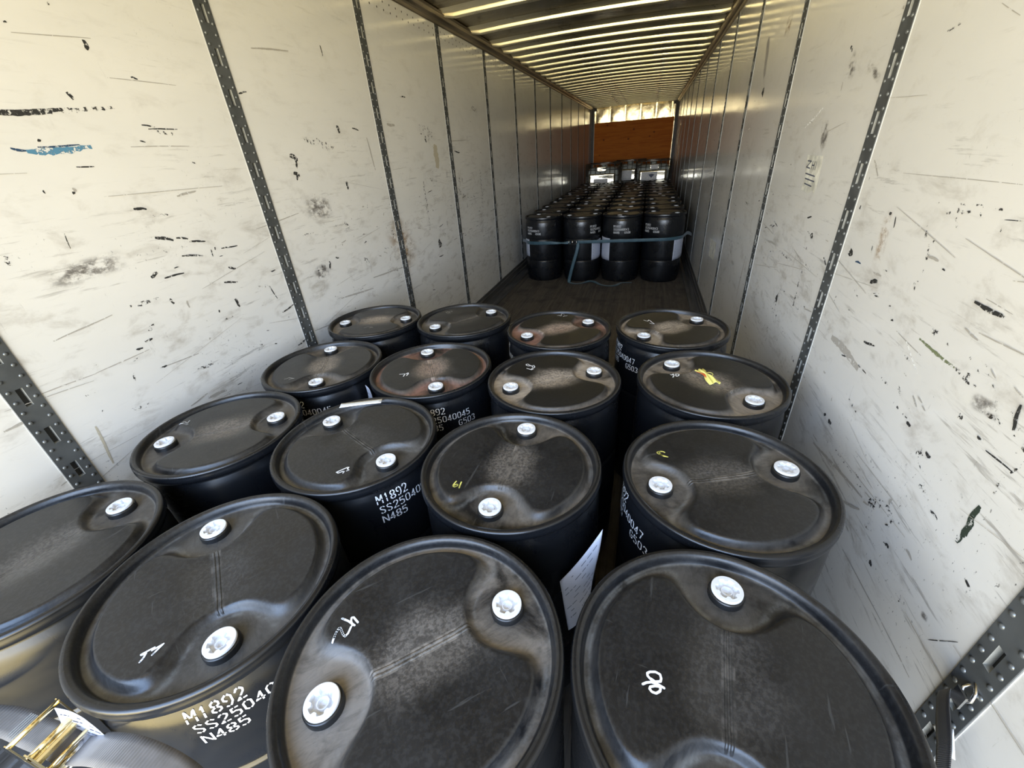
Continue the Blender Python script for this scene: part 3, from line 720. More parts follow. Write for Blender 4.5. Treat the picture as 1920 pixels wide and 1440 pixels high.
# ------------------------------------------------------------------ drums
HD, RD = 0.900, 0.2732
LO, HI = 0.8735, 0.8945
def smax(a, b, k):
    h = max(k-abs(a-b), 0)/k
    return max(a, b) + h*h*k*.25
def sstep(t): t = min(1, max(0, t)); return t*t*(3-2*t)
def deck(x, y):
    """height and relief masks of the moulded head, bungs on the local x axis"""
    r = math.hypot(x, y)
    d2 = .086 - math.hypot(abs(x)-.190, y)
    d1 = r - .232
    d = smax(d1, d2, .085)
    up = sstep((.004-d)/.017)
    h = LO + (HI-LO)*up
    h -= up*.0075*math.exp(-(y/.060)**2)*sstep((.125-abs(x))/.07)
    low = 1-up
    mid = math.exp(-(y/.075)**2 - (x/.115)**2)
    line = math.exp(-((d-.008)/.0045)**2)
    if r > .243: line = max(line, .8*math.exp(-((r-.2455)/.003)**2))
    return h, low, mid, line
def lid_mesh(nr=64, na=168):
    vs, at = [], []
    h, *a = deck(0, 0); vs.append((0, 0, h)); at.append(a)
    for i in range(1, nr+1):
        r = .2470*i/nr
        for k in range(na):
            t = 2*math.pi*k/na
            x, y = r*math.cos(t), r*math.sin(t)
            h, *a = deck(x, y); vs.append((x, y, h)); at.append(a)
    for r, z in ((.2495, LO+.0030), (.2515, LO+.0095), (.2540, .8945), (.2575, .8982), (.2625, .9000)):
        for k in range(na):
            t = 2*math.pi*k/na
            vs.append((r*math.cos(t), r*math.sin(t), z)); at.append((.10 if z < .880 else .0, 0, .0))
    fs = [(0, 1+k, 1+(k+1) % na) for k in range(na)]
    for i in range(nr+4):
        for k in range(na):
            k2 = (k+1) % na
            fs.append((1+i*na+k, 1+(i+1)*na+k, 1+(i+1)*na+k2, 1+i*na+k2))
    me = bpy.data.meshes.new('drum_head')
    me.from_pydata(vs, [], fs)
    me.materials.append(M_LID)
    me.polygons.foreach_set('use_smooth', [True]*len(fs))
    a = me.attributes.new('relief', 'FLOAT_VECTOR', 'POINT')
    for i, v in enumerate(at): a.data[i].vector = v
    me.update()
    return me
def body_mesh(n=96):
    m = MB()
    pr = [(.236, 0), (.246, .002), (.252, .010), (.256, .030), (.262, .060), (.2655, .110), (.2665, .284), (.2655, .289), (.2610, .294), (.2605, .301), (.2655, .306), (.2680, .312),
          (.2700, .36), (.2705, .45), (.2700, .56), (.2690, .584), (.2680, .589), (.2630, .594), (.2625, .601), (.2670, .606), (.2690, .612), (.2700, .66), (.2690, .76), (.2670, .815),
          (.2620, .838), (.2560, .850), (.2545, .856), (.2560, .861), (.2680, .865), (.2722, .870), (RD, .876), (RD, .884), (.2715, .8885), (.2722, .8915), (.2722, .8945), (.2700, .8982), (.2660, .9000), (.2625, .9000)]
    m.lathe(pr, n, cap0=True)
    return m.mesh('drum_body', M_BODY)
def bung_mesh(n=48):
    m = MB()
    # white plug: flat ring with six lugs reaching into a stepped socket
    def ring(rf, z): return [(rf(i)*math.cos(2*math.pi*i/n), rf(i)*math.sin(2*math.pi*i/n), z) for i in range(n)]
    lug = lambda i: 1.0 if (i % 8) in (0, 1, 2) else 0.0
    R_ = [(lambda i: .0308, .8895), (lambda i: .0308, .8958), (lambda i: .0298, .8968), (lambda i: .0228-.0052*lug(i), .8968), (lambda i: .0224-.0052*lug(i), .8850),
          (lambda i: .0150, .8835), (lambda i: .0120, .8835), (lambda i: .0110, .8900), (lambda i: .0090, .8900), (lambda i: .0080, .8820), (lambda i: .0005, .8815)]
    vs = []
    for f, z in R_: vs += ring(f, z)
    fs = [(j*n+i, j*n+(i+1) % n, (j+1)*n+(i+1) % n, (j+1)*n+i) for j in range(len(R_)-1) for i in range(n)]
    m.add(vs, fs, 0, False)
    return m.mesh('bung', M_BUNG)
def gasket_mesh():
    m = MB()
    m.lathe([(.0352, .8715), (.0352, .8865), (.0340, .8895), (.0312, .8912), (.0300, .8905)], 40)
    return m.mesh('gasket', M_GASKET)
LIDM, BODYM, BUNGM, GASKM = lid_mesh(), body_mesh(), bung_mesh(), gasket_mesh()
BODYFAR = body_mesh(48)

GLYPH = {
 'M': [[(0, 0), (0, .55)], [(0, .75), (0, 1.4), (.14, 1.3), (.46, .62)], [(.56, .62), (.86, 1.3), (1, 1.4), (1, .75)], [(1, .55), (1, 0)]],
 '1': [[(.35, 1.15), (.55, 1.38), (.55, .75)], [(.55, .6), (.55, 0)]],
 '8': [[(.42, .75), (.12, .9), (.12, 1.2), (.42, 1.4)], [(.6, 1.4), (.9, 1.2), (.9, .9), (.6, .75)], [(.42, .64), (.06, .45), (.06, .2), (.42, 0)], [(.6, 0), (.96, .2), (.96, .45), (.6, .64)]],
 '9': [[(.42, 1.4), (.1, 1.2), (.1, .85), (.42, .65)], [(.6, 1.4), (.92, 1.15), (.9, .45), (.6, 0)], [(.42, 0), (.15, .12)]],
 '2': [[(.08, 1.1), (.25, 1.35), (.45, 1.4)], [(.6, 1.4), (.92, 1.15), (.85, .85), (.45, .45)], [(.35, .33), (.05, .02), (.42, .02)], [(.56, .02), (.98, .02)]],
 'S': [[(.92, 1.15), (.6, 1.4)], [(.42, 1.4), (.1, 1.2), (.15, .9), (.5, .72), (.85, .52), (.88, .22), (.6, 0)], [(.42, 0), (.08, .2)]],
 '5': [[(.92, 1.38), (.55, 1.38)], [(.4, 1.38), (.14, 1.38), (.12, .82), (.5, .88), (.9, .65), (.9, .2), (.6, 0)], [(.42, 0), (.08, .15)]],
 '0': [[(.42, 1.4), (.1, 1.15), (.1, .25), (.42, 0)], [(.6, 1.4), (.92, 1.15), (.92, .25), (.6, 0)]],
 '4': [[(.72, 0), (.72, .32)], [(.72, .46), (.72, 1.38), (.3, .72)], [(.2, .58), (.04, .36), (.52, .36)], [(.84, .36), (1, .36)]],
 '7': [[(.05, 1.38), (.92, 1.38), (.75, .95)], [(.68, .8), (.4, 0)]],
 'N': [[(0, 0), (0, 1.4)], [(.13, 1.25), (.87, .15)], [(1, 0), (1, 1.4)]],
 'G': [[(.92, 1.15), (.6, 1.4)], [(.42, 1.4), (.1, 1.1), (.1, .3), (.42, 0)], [(.58, 0), (.92, .2), (.92, .62), (.55, .62)]],
 '3': [[(.1, 1.15), (.3, 1.4), (.45, 1.4)], [(.55, 1.4), (.88, 1.15), (.8, .85), (.55, .72)], [(.55, .66), (.92, .45), (.88, .18), (.58, 0)], [(.42, 0), (.08, .2)]],
}
def stencil_mesh(lines, a0, ztop, pitch=.0212, lh=.0375, sx=.0165, sy=.0193, rad=.2712, slope=0.0, w=.0036):
    m = MB()
    prof = [(.60, .2630), (.606, .2670), (.612, .2690), (.66, .2700), (.76, .2690), (.815, .2670), (.838, .2620), (.85, .2560)]
    def place(s, z):
        for (za, ra), (zb, rb_) in zip(prof[:-1], prof[1:]):
            if za <= z <= zb: r = ra + (rb_-ra)*(z-za)/(zb-za); break
        else: r = rad
        a = a0 + s/rad; r += .0009
        return (r*math.cos(a), r*math.sin(a), z)
    for li, txt in enumerate(lines):
        for ci, ch in enumerate(txt):
            for st in GLYPH.get(ch, []):
                m.ribbon([(ci*pitch + px*sx + li*.0015, ztop - li*lh - .0275 + py*sy - slope*ci*pitch) for px, py in st], w, place, 0, False)
    return m.mesh('stencil_text', M_STENCIL)
def pen_mesh(strokes, rot, mat, w):
    """handwriting laid on the head; strokes are in room directions about the drum axis"""
    m = MB(); c, s = math.cos(-rot), math.sin(-rot)
    def place(x, y):
        X, Y = x*c - y*s, x*s + y*c
        return (x, y, deck(X, Y)[0] + .0009)
    for st in strokes:
        fine = []
        for (ax, ay), (bx, by) in zip(st[:-1], st[1:]):
            k = max(1, int(math.hypot(bx-ax, by-ay)/.004))
            fine += [(ax+(bx-ax)*i/k, ay+(by-ay)*i/k) for i in range(k)]
        fine.append(st[-1])
        m.ribbon(fine, w, place)
    return m.mesh('marker_number', mat)

def make_drum(x, y, deg, label, group, dust, far=False):
    """Empty at the drum's base; the head and bungs turn with the drum, the room keeps its axes"""
    t = empty('plastic_drum', (x, y, 0))
    tag(t, label, 'drum', group)
    obj('drum_body', BODYFAR if far else BODYM, t)
    l = obj('drum_head', LIDM, t, (0, 0, 0), (0, 0, R(deg)))
    l['dust'] = dust
    l['red'] = 1.0 if 'reddish' in label or 'pinkish' in label else 0.0
    for k in (0, 1):
        a = R(deg + 180*k)
        b = obj('bung', BUNGM, t, (.183*math.cos(a), .183*math.sin(a), 0), (0, 0, a + k*.7))
        b['label'] = 'white screw-in bung'
        obj('gasket', GASKM, b)
    return t

# near block: x, y, bung axis, dust (centre, bays, haze), pen colour, label
NEAR = {
 'D1': (-.856, .325, 78, (.35, .35, .16), None, 'black drum at the bottom left corner, cut off by the frame, grey strap in front'),
 'D2': (-.312, .387, 141, (.10, .35, .16), 'w', 'black drum marked 57 in white, M1892 stencil on its side above the ratchet strap'),
 'D3': (.239, .363, 43.5, (.42, .75, .14), 'w', 'black drum marked 42 in white, bottom centre, nearest row'),
 'D4': (.788, .448, 83, (.15, .30, .12), 'w', 'black drum marked 96 in white, largest, bottom right against the wall'),
 'C1': (-.858, .886, 37, (.55, .30, .16), 'w', 'black drum marked 12, second row from the door, beside the left wall'),
 'C2': (-.306, .935, 154, (.12, .40, .20), 'w', 'black drum marked 53 with a white tape strip on its rim'),
 'C3': (.251, .923, 89, (.45, .50, .13), 'y', 'black drum marked 61 in yellow, scratched grey head'),
 'C4': (.853, .992, 22.5, (.30, .55, .12), 'y', 'black drum with a small yellow scrawl, second row beside the right wall'),
 'B1': (-.836, 1.433, 118, (.75, .45, .18), 'f', 'dusty black drum, third row from the door, beside the left wall'),
 'B2': (-.290, 1.482, 122, (.85, .85, .18), 'w', 'black drum marked 79 with reddish dust round both bungs'),
 'B3': (.274, 1.472, 31.5, (.95, 1.0, .08), 'w', 'black drum marked 68 with two dark lobes and tan dust between'),
 'B4': (.877, 1.557, 137, (.80, .80, .08), 'w', 'black drum with a yellow wrapper lying on its head'),
 'A1': (-.922, 2.014, 18, (.95, .55, .16), 'f', 'dusty black drum in the corner of the fourth row beside the left wall'),
 'A2': (-.379, 2.098, 49, (.25, .70, .16), 'f', 'black drum, fourth row, second from the left wall, faint scrawl'),
 'A3': (.192, 2.021, 39, (1.0, .80, .06), 'w', 'black drum, fourth row, third from the left wall, pinkish dust'),
 'A4': (.757, 2.107, 44, (1.0, 1.0, .04), 'w', 'black drum, fourth row beside the right wall, pale dust across its head'),
}
PEN = {'w': (M_WHITEPEN, .0042), 'y': (M_YELLOWPEN, .0040), 'f': (M_FADEPEN, .0035)}
drums = {}
for n, (x, y, deg, dust, pen, label) in NEAR.items():
    d = drums[n] = make_drum(x, y, deg, label, 'black drums standing near the door', dust)
    if pen and n in MARK:
        mat, w = PEN[pen]
        obj('marker_number', pen_mesh(MARK[n], R(deg), mat, w), d)
for n, a0, zt, last in (('C2', -46, .842, '7'), ('D2', -57, .842, '7'), ('B1', -95, .842, '5'), ('B2', -76, .832, '5'), ('A4', -172, .835, '7'), ('C4', -184, .842, '7'), ('A3', -176, .835, '7')):
    obj('stencil_text', stencil_mesh(['M1892', 'SS2504004'+last, 'N485   G503'], R(a0), zt), drums[n])

# strip of tape on drum 53's rim
m = MB()
ta, tb = Vector((-.196, .183)), Vector((-.050, .246)); tn = Vector((.0126, -.0292))
m.grid(lambda u, v: (*(ta + (tb-ta)*u + tn*v), .9016 + .002*math.sin(u*math.pi)*v), 10, 3, thick=.0004)
tag(obj('tape_strip', m.mesh('tape_strip', M_TAPE), drums['C2']), 'white tape strip')

def paper(parent, c, name='paper_label', bulge=.02, rows=9, seed=0):
    """sheet through four corners (top-left, top-right, bottom-right, bottom-left), curling a little"""
    rnd = random.Random(seed)
    c = [Vector(p) for p in c]
    nrm = (c[1]-c[0]).cross(c[3]-c[0]).normalized()
    def P(u, v, lift=0.0):
        p = (c[0]*(1-u)+c[1]*u)*(1-v) + (c[3]*(1-u)+c[2]*u)*v
        return p + nrm*(bulge*math.sin(math.pi*u)*(.6+.4*v) + bulge*.35*math.sin(2.2*math.pi*v) + lift)
    m = MB()
    m.grid(lambda u, v: P(u, v), 14, 14, thick=.0004)
    for i in range(rows):
        v = .10 + .8*i/rows
        u = .08
        while u < .9:
            L = rnd.uniform(.03, .16)
            if rnd.random() < .7:
                q = [P(u, v, -.0009), P(min(.93, u+L), v, -.0009), P(min(.93, u+L), v+.014, -.0009), P(u, v+.014, -.0009)]
                m.add(q, [(0, 1, 2, 3)], 1)
                q = [P(u, v, .0009), P(min(.93, u+L), v, .0009), P(min(.93, u+L), v+.014, .0009), P(u, v+.014, .0009)]
                m.add(q, [(0, 1, 2, 3)], 1)
            u += L + .03
    me = m.mesh(name, M_PAPER, M_INK)
    o = obj(name, me, parent)
    o.location = -parent.location
    return tag(o, 'white printed paper label')
paper(drums['C3'], [(.443, .700, .700), (.545, .750, .873), (.522, .700, .625), (.466, .700, .485)], bulge=-.010, rows=8, seed=2)
paper(drums['D2'], [(-.405, .106, .865), (-.322, .1085, .872), (-.326, .106, .610), (-.575, .085, .560)], bulge=.004, rows=10, seed=4)
paper(drums['B2'], [(-.548, 1.333, .862), (-.478, 1.272, .868), (-.478, 1.270, .70), (-.548, 1.330, .69)], bulge=.006, rows=7, seed=6)

# ------------------------------------------------------------------ far block: eleven rows of four behind the teal strap
rnd = random.Random(5)
FX = (-.840, -.273, .288, .842)
COLN = ('beside the left wall', 'second column from the left wall', 'second column from the right wall', 'beside the right wall')
ROWN = ('front', 'second', 'third', 'fourth', 'fifth', 'sixth', 'seventh', 'eighth', 'ninth', 'tenth', 'last')
BA = [[-55, 15, 80, -35], [140, -35, 65, 25], [20, -50, 60, 35], [-20, 40, 70, -160]]
far = []
for r in range(11):
    for c in range(4):
        deg = BA[r][c] if r < 4 else rnd.uniform(0, 180)
        lab = 'black drum in the far block, %s row, %s' % (ROWN[r], COLN[c])
        d = make_drum(FX[c] + (rnd.uniform(-.004, .004) if r else 0), 6.33 + .5625*r + (rnd.uniform(-.005, .005) if r else 0), deg, lab,
                      'black drums in the far block', (rnd.uniform(.1, .35), rnd.uniform(.05, .3), rnd.uniform(.03, .08)), far=True)
        if r == 0: far.append(d)
for d, a0 in zip(far, (-137, -58, -112, -152)):
    obj('stencil_text', stencil_mesh(['M1892', 'SS25040043', 'N485   G508'], R(a0), .775, lh=.040), d)

def wrap_paper(parent, a0, a1, zt, zb, rad, tilt=0, seed=1):
    rnd = random.Random(seed)
    m = MB()
    def P(u, v, lift=0):
        a = R(a0 + (a1-a0)*u); rr = rad + lift
        return (rr*math.cos(a), rr*math.sin(a), zt + (zb-zt)*v + tilt*u)
    m.grid(P, 12, 6, thick=.0004)
    for i in range(5):
        v = .12+.16*i
        m.add([P(.12, v, .001), P(.5+.35*rnd.random(), v, .001), P(.6, v+.03, .001), P(.12, v+.03, .001)], [(0, 1, 2, 3)], 1)
    return tag(obj('paper_label', m.mesh('paper_label', M_PAPER, M_INK), parent), 'white printed paper label')
wrap_paper(far[0], -178, -131, .600, .355, .2725, seed=1)
wrap_paper(far[1], -52, -5, .560, .300, .2725, .02, seed=2)
wrap_paper(far[2], -178, -122, .610, .310, .2725, -.01, seed=3)
wrap_paper(far[3], -58, -8, .580, .300, .2725, .03, seed=4)

# ------------------------------------------------------------------ straps
def web_path(m, pts, mat=0, sub=6, thick=.0022):
    """webbing through centre points with a half-width vector at each: [(centre, half)]"""
    C = [Vector(p[0]) for p in pts]; H = [Vector(p[1]) for p in pts]
    N = len(C)-1
    def cr(A, t):
        i = min(int(t), N-1); f = t-i
        p0, p1, p2, p3 = A[max(i-1, 0)], A[i], A[i+1], A[min(i+2, N)]
        return .5*((2*p1) + (p2-p0)*f + (2*p0-5*p1+4*p2-p3)*f*f + (3*p1-p0-3*p2+p3)*f*f*f)
    m.grid(lambda u, v: cr(C, u*N) + cr(H, u*N)*(2*v-1), N*sub, 4, mat, thick=thick)

strap = empty('ratchet_strap', (-.42, .08, .745))
tag(strap, 'grey ratchet strap with gold buckle in front of the drum marked 57', 'ratchet strap')
def sub(name, mb, mats, parent, label=None):
    o = obj(name, mb.mesh(name, *mats), parent)
    off = Vector((0, 0, 0)); p = parent
    while p: off += p.location; p = p.parent
    o.location = -off
    return tag(o, label) if label else o
m = MB()
web_path(m, [((-1.262, .03, 1.00), (0, .024, .008)), ((-1.10, .012, .90), (0, .025, .004)), ((-.92, .016, .80), (0, .025, 0)), ((-.76, .044, .755), (0, .0255, 0)), ((-.62, .076, .750), (0, .0255, 0)), ((-.50, .079, .765), (0, .0255, 0)), ((-.43, .080, .775), (0, .0255, 0)), ((-.405, .080, .765), (0, .0255, 0))])
sub('webbing', m, (M_WEB,), strap)
m = MB()
for k in range(6):
    x = -.565 + .008*k
    m.box((x, .058, .7560+.00022*8*k), (x+.0012, .100, .7585+.00022*8*k))
sub('stitching', m, (M_FADEPEN,), strap, 'pale stitched seam')
m = MB()
web_path(m, [((-.400, .086, .752), (0, .0255, 0)), ((-.36, .086, .775), (0, .0255, 0)), ((-.28, .090, .826), (0, .0255, 0)), ((-.19, .094, .862), (0, .0255, 0)), ((-.115, .096, .858), (0, .0255, 0)), ((-.078, .095, .818), (0, .0255, 0)), ((-.095, .090, .755), (0, .0255, 0)), ((-.165, .080, .700), (0, .025, 0)), ((-.22, .07, .640), (0, .025, 0)), ((-.23, .06, .560), (0, .025, 0))], sub=8)
sub('strap_tail', m, (M_WEB,), strap, 'loose tail of grey webbing')
# ratchet: handle on top, frame plates, slotted spool with toothed wheels
rat = MB()
for yy in (.0445, .1115):
    pr = [(-.402, .835), (-.388, .838), (-.378, .790), (-.372, .745), (-.384, .725), (-.408, .724), (-.420, .745), (-.416, .790)]
    vs = [(x, yy-.0013, z) for x, z in pr] + [(x, yy+.0013, z) for x, z in pr]; k = len(pr)
    rat.add(vs, [tuple(range(k)), tuple(reversed(range(k, 2*k)))] + [(i, k+i, k+(i+1) % k, (i+1) % k) for i in range(k)])
rat.box((-.418, .0445, .800), (-.398, .1115, .8025))
rat.box((-.4185, .0445, .776), (-.4165, .1115, .802))
rat.tube([(-.404, .040, .818), (-.404, .116, .818)], .0062)
rat.tube([(-.412, .045, .800), (-.412, .111, .800)], .0060)
rat.tube([(-.385, .040, .784), (-.385, .116, .784)], .0035)
frame = sub('ratchet_frame', rat, (M_ZINC,), strap)
h = MB()
h.tube([(-.402, .040, .872), (-.402, .116, .872)], .0048, 10)
for yy in (.041, .115):
    h.add([(-.408, yy-.001, .876), (-.396, yy-.001, .876), (-.386, yy-.001, .80), (-.400, yy-.001, .80), (-.408, yy+.001, .876), (-.396, yy+.001, .876), (-.386, yy+.001, .80), (-.400, yy+.001, .80)],
          [(0, 3, 2, 1), (4, 5, 6, 7), (0, 1, 5, 4), (1, 2, 6, 5), (2, 3, 7, 6), (3, 0, 4, 7)])
sub('ratchet_handle', h, (M_ZINC,), strap, 'gold handle bar')
s = MB()
for a in (0, 1):
    pr = [(.0140*math.cos(t), .0140*math.sin(t)) for t in [R(10+180*a+160*k/10) for k in range(11)]]
    vs = [(-.398+x, .046, .748+z) for x, z in pr] + [(-.398+x, .110, .748+z) for x, z in pr]; k = len(pr)
    s.add(vs, [tuple(range(k)), tuple(reversed(range(k, 2*k)))] + [(i, k+i, k+(i+1) % k, (i+1) % k) for i in range(k)], 0, True)
sub('spool', s, (M_STEEL,), strap, 'steel slotted spool')
for yy in (.047, .1155):
    g = MB(); k = 26
    pr = [((.0185 if i % 2 else .0225)*math.cos(2*math.pi*i/k), (.0185 if i % 2 else .0225)*math.sin(2*math.pi*i/k)) for i in range(k)]
    vs = [(-.398+x, yy-.002, .748+z) for x, z in pr] + [(-.398+x, yy+.0015, .748+z) for x, z in pr]
    g.add(vs, [tuple(range(k)), tuple(reversed(range(k, 2*k)))] + [(i, k+i, k+(i+1) % k, (i+1) % k) for i in range(k)])
    sub('ratchet_wheel', g, (M_ZINC,), strap)

# its hooked end on the right wall
hk = empty('hooked_strap', (1.262, .628, .73))
tag(hk, 'black strap end with hook in the wall slot at the bottom right corner', 'strap')
m = MB()
web_path(m, [((1.246, .640, .708), (0, -.006, .019)), ((1.232, .622, .716), (0, -.005, .021)), ((1.215, .590, .718), (0, -.004, .023)), ((1.205, .562, .712), (0, -.005, .024)), ((1.195, .530, .700), (0, -.006, .022)), ((1.18, .48, .66), (0, -.006, .022)), ((1.15, .40, .58), (0, -.004, .024))])
sub('webbing', m, (M_WEBBLACK,), hk)
m = MB()
m.tube([(1.282, .633, .752), (1.268, .633, .755), (1.256, .630, .748), (1.252, .622, .738), (1.250, .610, .728), (1.256, .604, .745), (1.262, .612, .760), (1.268, .628, .766), (1.280, .636, .768)], .0036, 8)
m.box((1.246, .604, .712), (1.250, .630, .750))
sub('hook', m, (M_STEEL,), hk, 'steel hook')
m = MB()
tq = [Vector(p) for p in ((1.205, .559, .722), (1.205, .549, .738), (1.205, .516, .700), (1.205, .534, .676))]
m.grid(lambda u, v: (tq[0]*(1-u)+tq[1]*u)*(1-v) + (tq[3]*(1-u)+tq[2]*u)*v, 4, 4, thick=.0005)
tq2 = [Vector(p) for p in ((1.235, .606, .636), (1.235, .596, .655), (1.235, .588, .637), (1.235, .592, .634))]
m.grid(lambda u, v: (tq2[0]*(1-u)+tq2[1]*u)*(1-v) + (tq2[3]*(1-u)+tq2[2]*u)*v, 4, 4, thick=.0005)
sub('strap_tag', m, (M_TAPE,), hk, 'white fabric tag')

# teal strap across the far block
ts = empty('cargo_strap', (-.35, 6.03, .56))
tag(ts, 'teal cargo strap stretched across the front of the far drums', 'ratchet strap')
zc = lambda x: .553 + .036*(x+1.0)/2
def front(x):
    y = 6.30
    for c in FX:
        if abs(x-c) < .2735: y = min(y, 6.33 - math.sqrt(.2735**2-(x-c)**2))
    return y
# taut line: hull of the four drum fronts
def taut(x):
    if x < FX[0]: return max(6.33 - math.sqrt(max(0, .2745**2-(x-FX[0])**2)), 6.0555) if x > FX[0]-.273 else 6.33
    if x > FX[3]: return 6.33 - math.sqrt(max(0, .2745**2-(x-FX[3])**2)) if x < FX[3]+.27 else 6.33
    return 6.0545
m = MB()
pts = [((-1.262, 6.62, .50), (0, 0, .022)), ((-1.135, 6.36, .535), (0, 0, .022))]
for x in (-1.105, -1.05, -.97, -.84, -.70): pts.append(((x, taut(x)-.002, zc(x)), (0, 0, .023)))
pts += [((-.60, 6.052, .556), (0, .004, .018)), ((-.52, 6.050, .557), (0, .010, .009)), ((-.46, 6.048, .558), (0, .006, .018)), ((-.40, 6.046, .566), (0, 0, .022))]
web_path(m, pts, sub=3)
sub('webbing', m, (M_WEBBLUE,), ts)
m = MB()
pts = [((-.31, 6.046, .566), (0, 0, .022))] + [((x, taut(x)-.002, zc(x)), (0, 0, .021)) for x in (-.2, 0, .2, .4, .6, .8, .9, 1.0, 1.07, 1.105)] + [((1.17, 6.45, .60), (0, 0, .022)), ((1.262, 6.72, .52), (0, 0, .02))]
web_path(m, pts, sub=3)
sub('webbing', m, (M_WEBBLUE,), ts)
m = MB()
web_path(m, [((-.30, 6.036, .560), (.020, 0, .006)), ((-.290, 6.030, .52), (.024, 0, 0)), ((-.31, 6.020, .42), (.024, 0, 0)), ((-.35, 6.010, .28), (.024, 0, .002)), ((-.385, 6.000, .14), (.024, 0, .004)), ((-.405, 5.995, .05), (.024, .0, .004)), ((-.40, 5.985, .010), (.020, .012, .0)), ((-.34, 5.95, .006), (.010, .022, 0)),
             ((-.28, 5.93, .008), (.0, .024, .0)), ((-.20, 5.97, .010), (-.012, .020, 0)), ((-.12, 6.02, .022), (-.010, .018, .006)), ((-.04, 6.00, .020), (.010, .018, .006)), ((.06, 5.90, .008), (.012, .020, 0)), ((.18, 5.855, .006), (0, .024, 0)), ((.27, 5.87, .012), (-.012, .020, .004)), ((.31, 5.96, .010), (-.022, .006, 0)), ((.36, 6.02, .008), (-.010, .020, 0)), ((.48, 6.03, .006), (0, .024, 0))], sub=6)
sub('strap_tail', m, (M_WEBBLUE,), ts, 'strap tail trailing down to the floor')
m = MB()
for zz in (.548, .590):
    m.box((-.425, 6.010, zz-.001), (-.300, 6.046, zz+.001))
m.tube([(-.415, 6.014, .545), (-.415, 6.014, .593)], .006)
m.tube([(-.365, 6.016, .543), (-.365, 6.016, .595)], .011)
m.tube([(-.310, 6.020, .545), (-.310, 6.020, .593)], .006)
sub('ratchet_frame', m, (M_STEEL,), ts, 'steel ratchet buckle')
m = MB()
m.tube([(1.268, 6.72, .515), (1.250, 6.72, .52), (1.246, 6.71, .535), (1.255, 6.70, .545)], .004, 8)
sub('hook', m, (M_STEEL,), ts, 'steel hook')

# ------------------------------------------------------------------ yellow wrapper on the head of one drum
wr = MB()
def yel(u, v):
    a = Vector((.842, 1.628)); b = Vector((.893, 1.532))
    p = a + (b-a)*u
    d = (b-a).normalized(); n = Vector((-d.y, d.x))
    w = .030*(1 - .72*math.exp(-((u-.42)/.16)**2)) + .006*u
    q = p + n*(v-.5)*2*w*.62 + d*.006*math.sin(9*v)*u
    return (q.x, q.y, HI - .0005 + .004 + .010*math.sin(3.1*u+.4)*(.4+.6*math.sin(3.14*v)) + .004*math.sin(14*v+5*u))
wr.grid(yel, 22, 12, thick=.0008)
wr.grid(lambda u, v: (*(Vector((.835, 1.612)) + (Vector((.872, 1.560))-Vector((.835, 1.612)))*u + Vector((-.010, -.006))*(v-.5)), HI+.005+.006*math.sin(3.1*u)), 10, 4, 1, thick=.0008)
wr.tube([(.880+.013*math.cos(R(a)), 1.600+.011*math.sin(R(a)), HI+.004+.002*math.sin(R(a))) for a in range(-150, 160, 20)], .0014, 6, 0)
y = obj('crumpled_wrapper', wr.mesh('crumpled_wrapper', M_YELLOW, M_RED))
tag(y, 'crumpled yellow wrapper with red print lying on a drum head', 'wrapper')

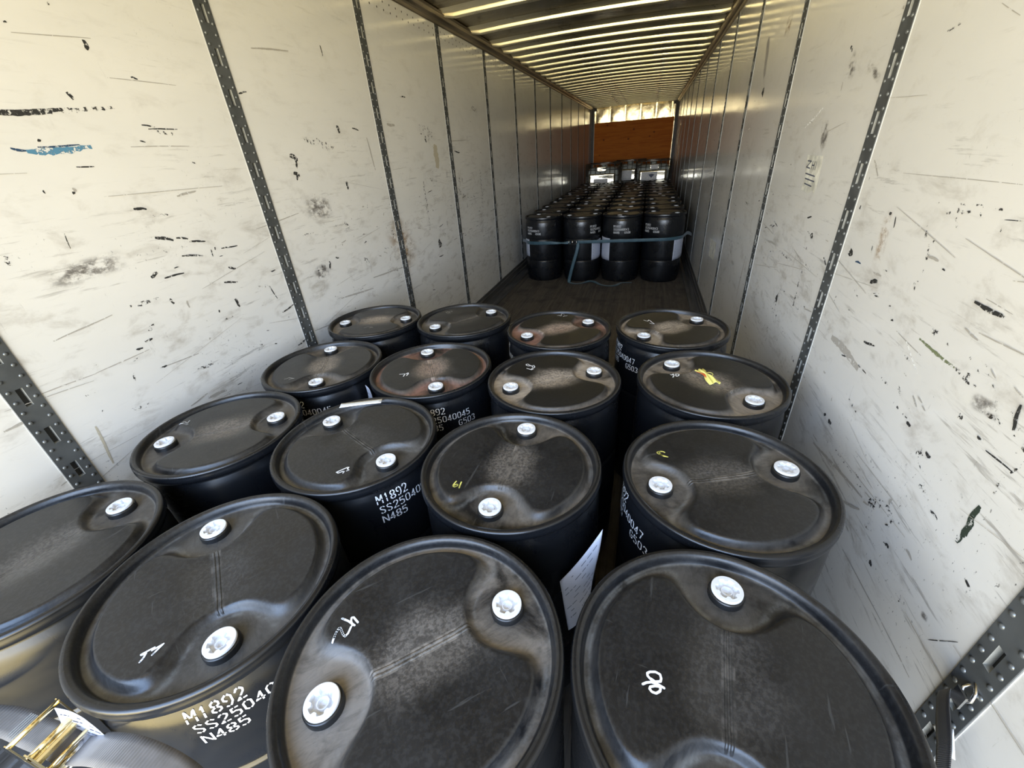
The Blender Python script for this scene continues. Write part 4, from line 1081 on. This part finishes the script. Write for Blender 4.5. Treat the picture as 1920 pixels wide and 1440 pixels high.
# ------------------------------------------------------------------ liquid totes at the far end
def make_tote(x0, x1, y0, label, plates):
    cx, d = (x0+x1)/2, .98
    w = x1-x0; T = 1.33
    t = empty('caged_tote', (cx, y0+d/2, 0))
    tag(t, label, 'liquid tote', 'caged liquid totes at the far end')
    h, e = w/2, d/2
    m = MB(); m.box((-h, -e, .12), (h, e, .16))
    for xx in (-h+.06, 0, h-.06):
        for yy in (-e+.06, 0, e-.06): m.box((xx-.06, yy-.06, 0), (xx+.06, yy+.06, .12))
    obj('pallet', m.mesh('pallet', M_PALLET), t)
    m = MB()
    sec = [(.94, .17), (.97, .20), (.97, 1.08), (.94, 1.16), (.86, 1.215), (.60, 1.235)]
    def corner(s, z, n=6):
        a, b = (h-.03)*s, (e-.03)*s; r = .09*s; pts = []
        for q, (sx, sy) in enumerate(((1, 1), (-1, 1), (-1, -1), (1, -1))):
            for k in range(n+1):
                tt = math.pi/2*(q + k/n)
                pts.append((sx*(a-r) + r*math.cos(tt), sy*(b-r) + r*math.sin(tt), z))
        return pts
    loops = [corner(s, z) for s, z in sec]; k = len(loops[0])
    vs = [p for lp in loops for p in lp]
    fs = [(j*k+i, j*k+(i+1) % k, (j+1)*k+(i+1) % k, (j+1)*k+i) for j in range(len(sec)-1) for i in range(k)] + [tuple((len(sec)-1)*k+i for i in range(k))]
    m.add(vs, fs, 0, True)
    m.lathe([(.085, 1.225), (.085, 1.27), (.075, 1.285), (.0, 1.285)], 24)
    obj('bottle', m.mesh('bottle', M_BOTTLE), t)
    m = MB(); r = .009
    for zz in (.18, .36, .54, .72, .90, 1.04, 1.18, T-.012):
        rr = .014 if zz > 1.3 else r
        m.tube([(-h, -e, zz), (h, -e, zz)], rr, 6); m.tube([(-h, e, zz), (h, e, zz)], rr, 6)
        m.tube([(-h, -e, zz), (-h, e, zz)], rr, 6); m.tube([(h, -e, zz), (h, e, zz)], rr, 6)
    n = 7
    for i in range(n+1):
        a = -h + w*i/n; b = -e + d*i/n
        m.tube([(a, -e, .14), (a, -e, T)], r, 6); m.tube([(a, e, .14), (a, e, T)], r, 6)
        m.tube([(-h, b, .14), (-h, b, T)], r, 6); m.tube([(h, b, .14), (h, b, T)], r, 6)
    for s in (-1, 1):
        m.tube([(s*w*.2, -e, T-.012), (s*w*.2, e, T-.012)], .012, 6)
    obj('cage', m.mesh('cage', M_CAGE), t)
    for kind, a, b, za, zb, pap in plates:
        m = MB()
        def P(u, v): return (a-cx + (b-a)*u, -e-.016 - .004*math.sin(5*u+3*v) - .003*math.sin(9*v), za + (zb-za)*v)
        m.grid(P, 12, 6, 0, thick=.002)
        for (pa, pb, pz0, pz1) in pap:
            m.add([(pa-cx, -e-.026, pz0), (pb-cx, -e-.026, pz0), (pb-cx, -e-.026, pz1), (pa-cx, -e-.026, pz1)], [(0, 1, 2, 3)], 1)
        if kind == 'hazard':
            qx, qz = .655-cx, .975
            m.add([(qx, -e-.028, qz-.05), (qx+.075, -e-.028, qz+.03), (qx, -e-.028, qz+.045), (qx-.075, -e-.028, qz+.03)], [(0, 1, 2, 3)], 2)
        tag(obj('label_plate', m.mesh('label_plate', M_PLATE, M_PLATEPAPER, M_INK), t), 'shiny label plate')
    return t
make_tote(-1.035, -.155, 12.52, 'caged liquid tote beside the left wall, behind the far drums', [
    ('plain', -.96, -.26, .84, 1.09, [(-.82, -.45, .86, .97), (-.60, -.50, .98, 1.0)]), ('plain', -.75, -.50, 1.14, 1.25, [])])
make_tote(.255, 1.125, 12.60, 'caged liquid tote beside the right wall, behind the far drums', [
    ('hazard', .34, 1.03, .84, 1.105, [(.40, .80, .86, 1.07)]), ('plain', .60, .83, 1.12, 1.24, [(.62, .81, 1.13, 1.23)])])
make_tote(-.39, .49, 13.75, 'caged liquid tote at the back, seen in the gap between two totes', [
    ('plain', -.18, .22, .80, 1.115, [(-.17, .12, .82, 1.08)])])
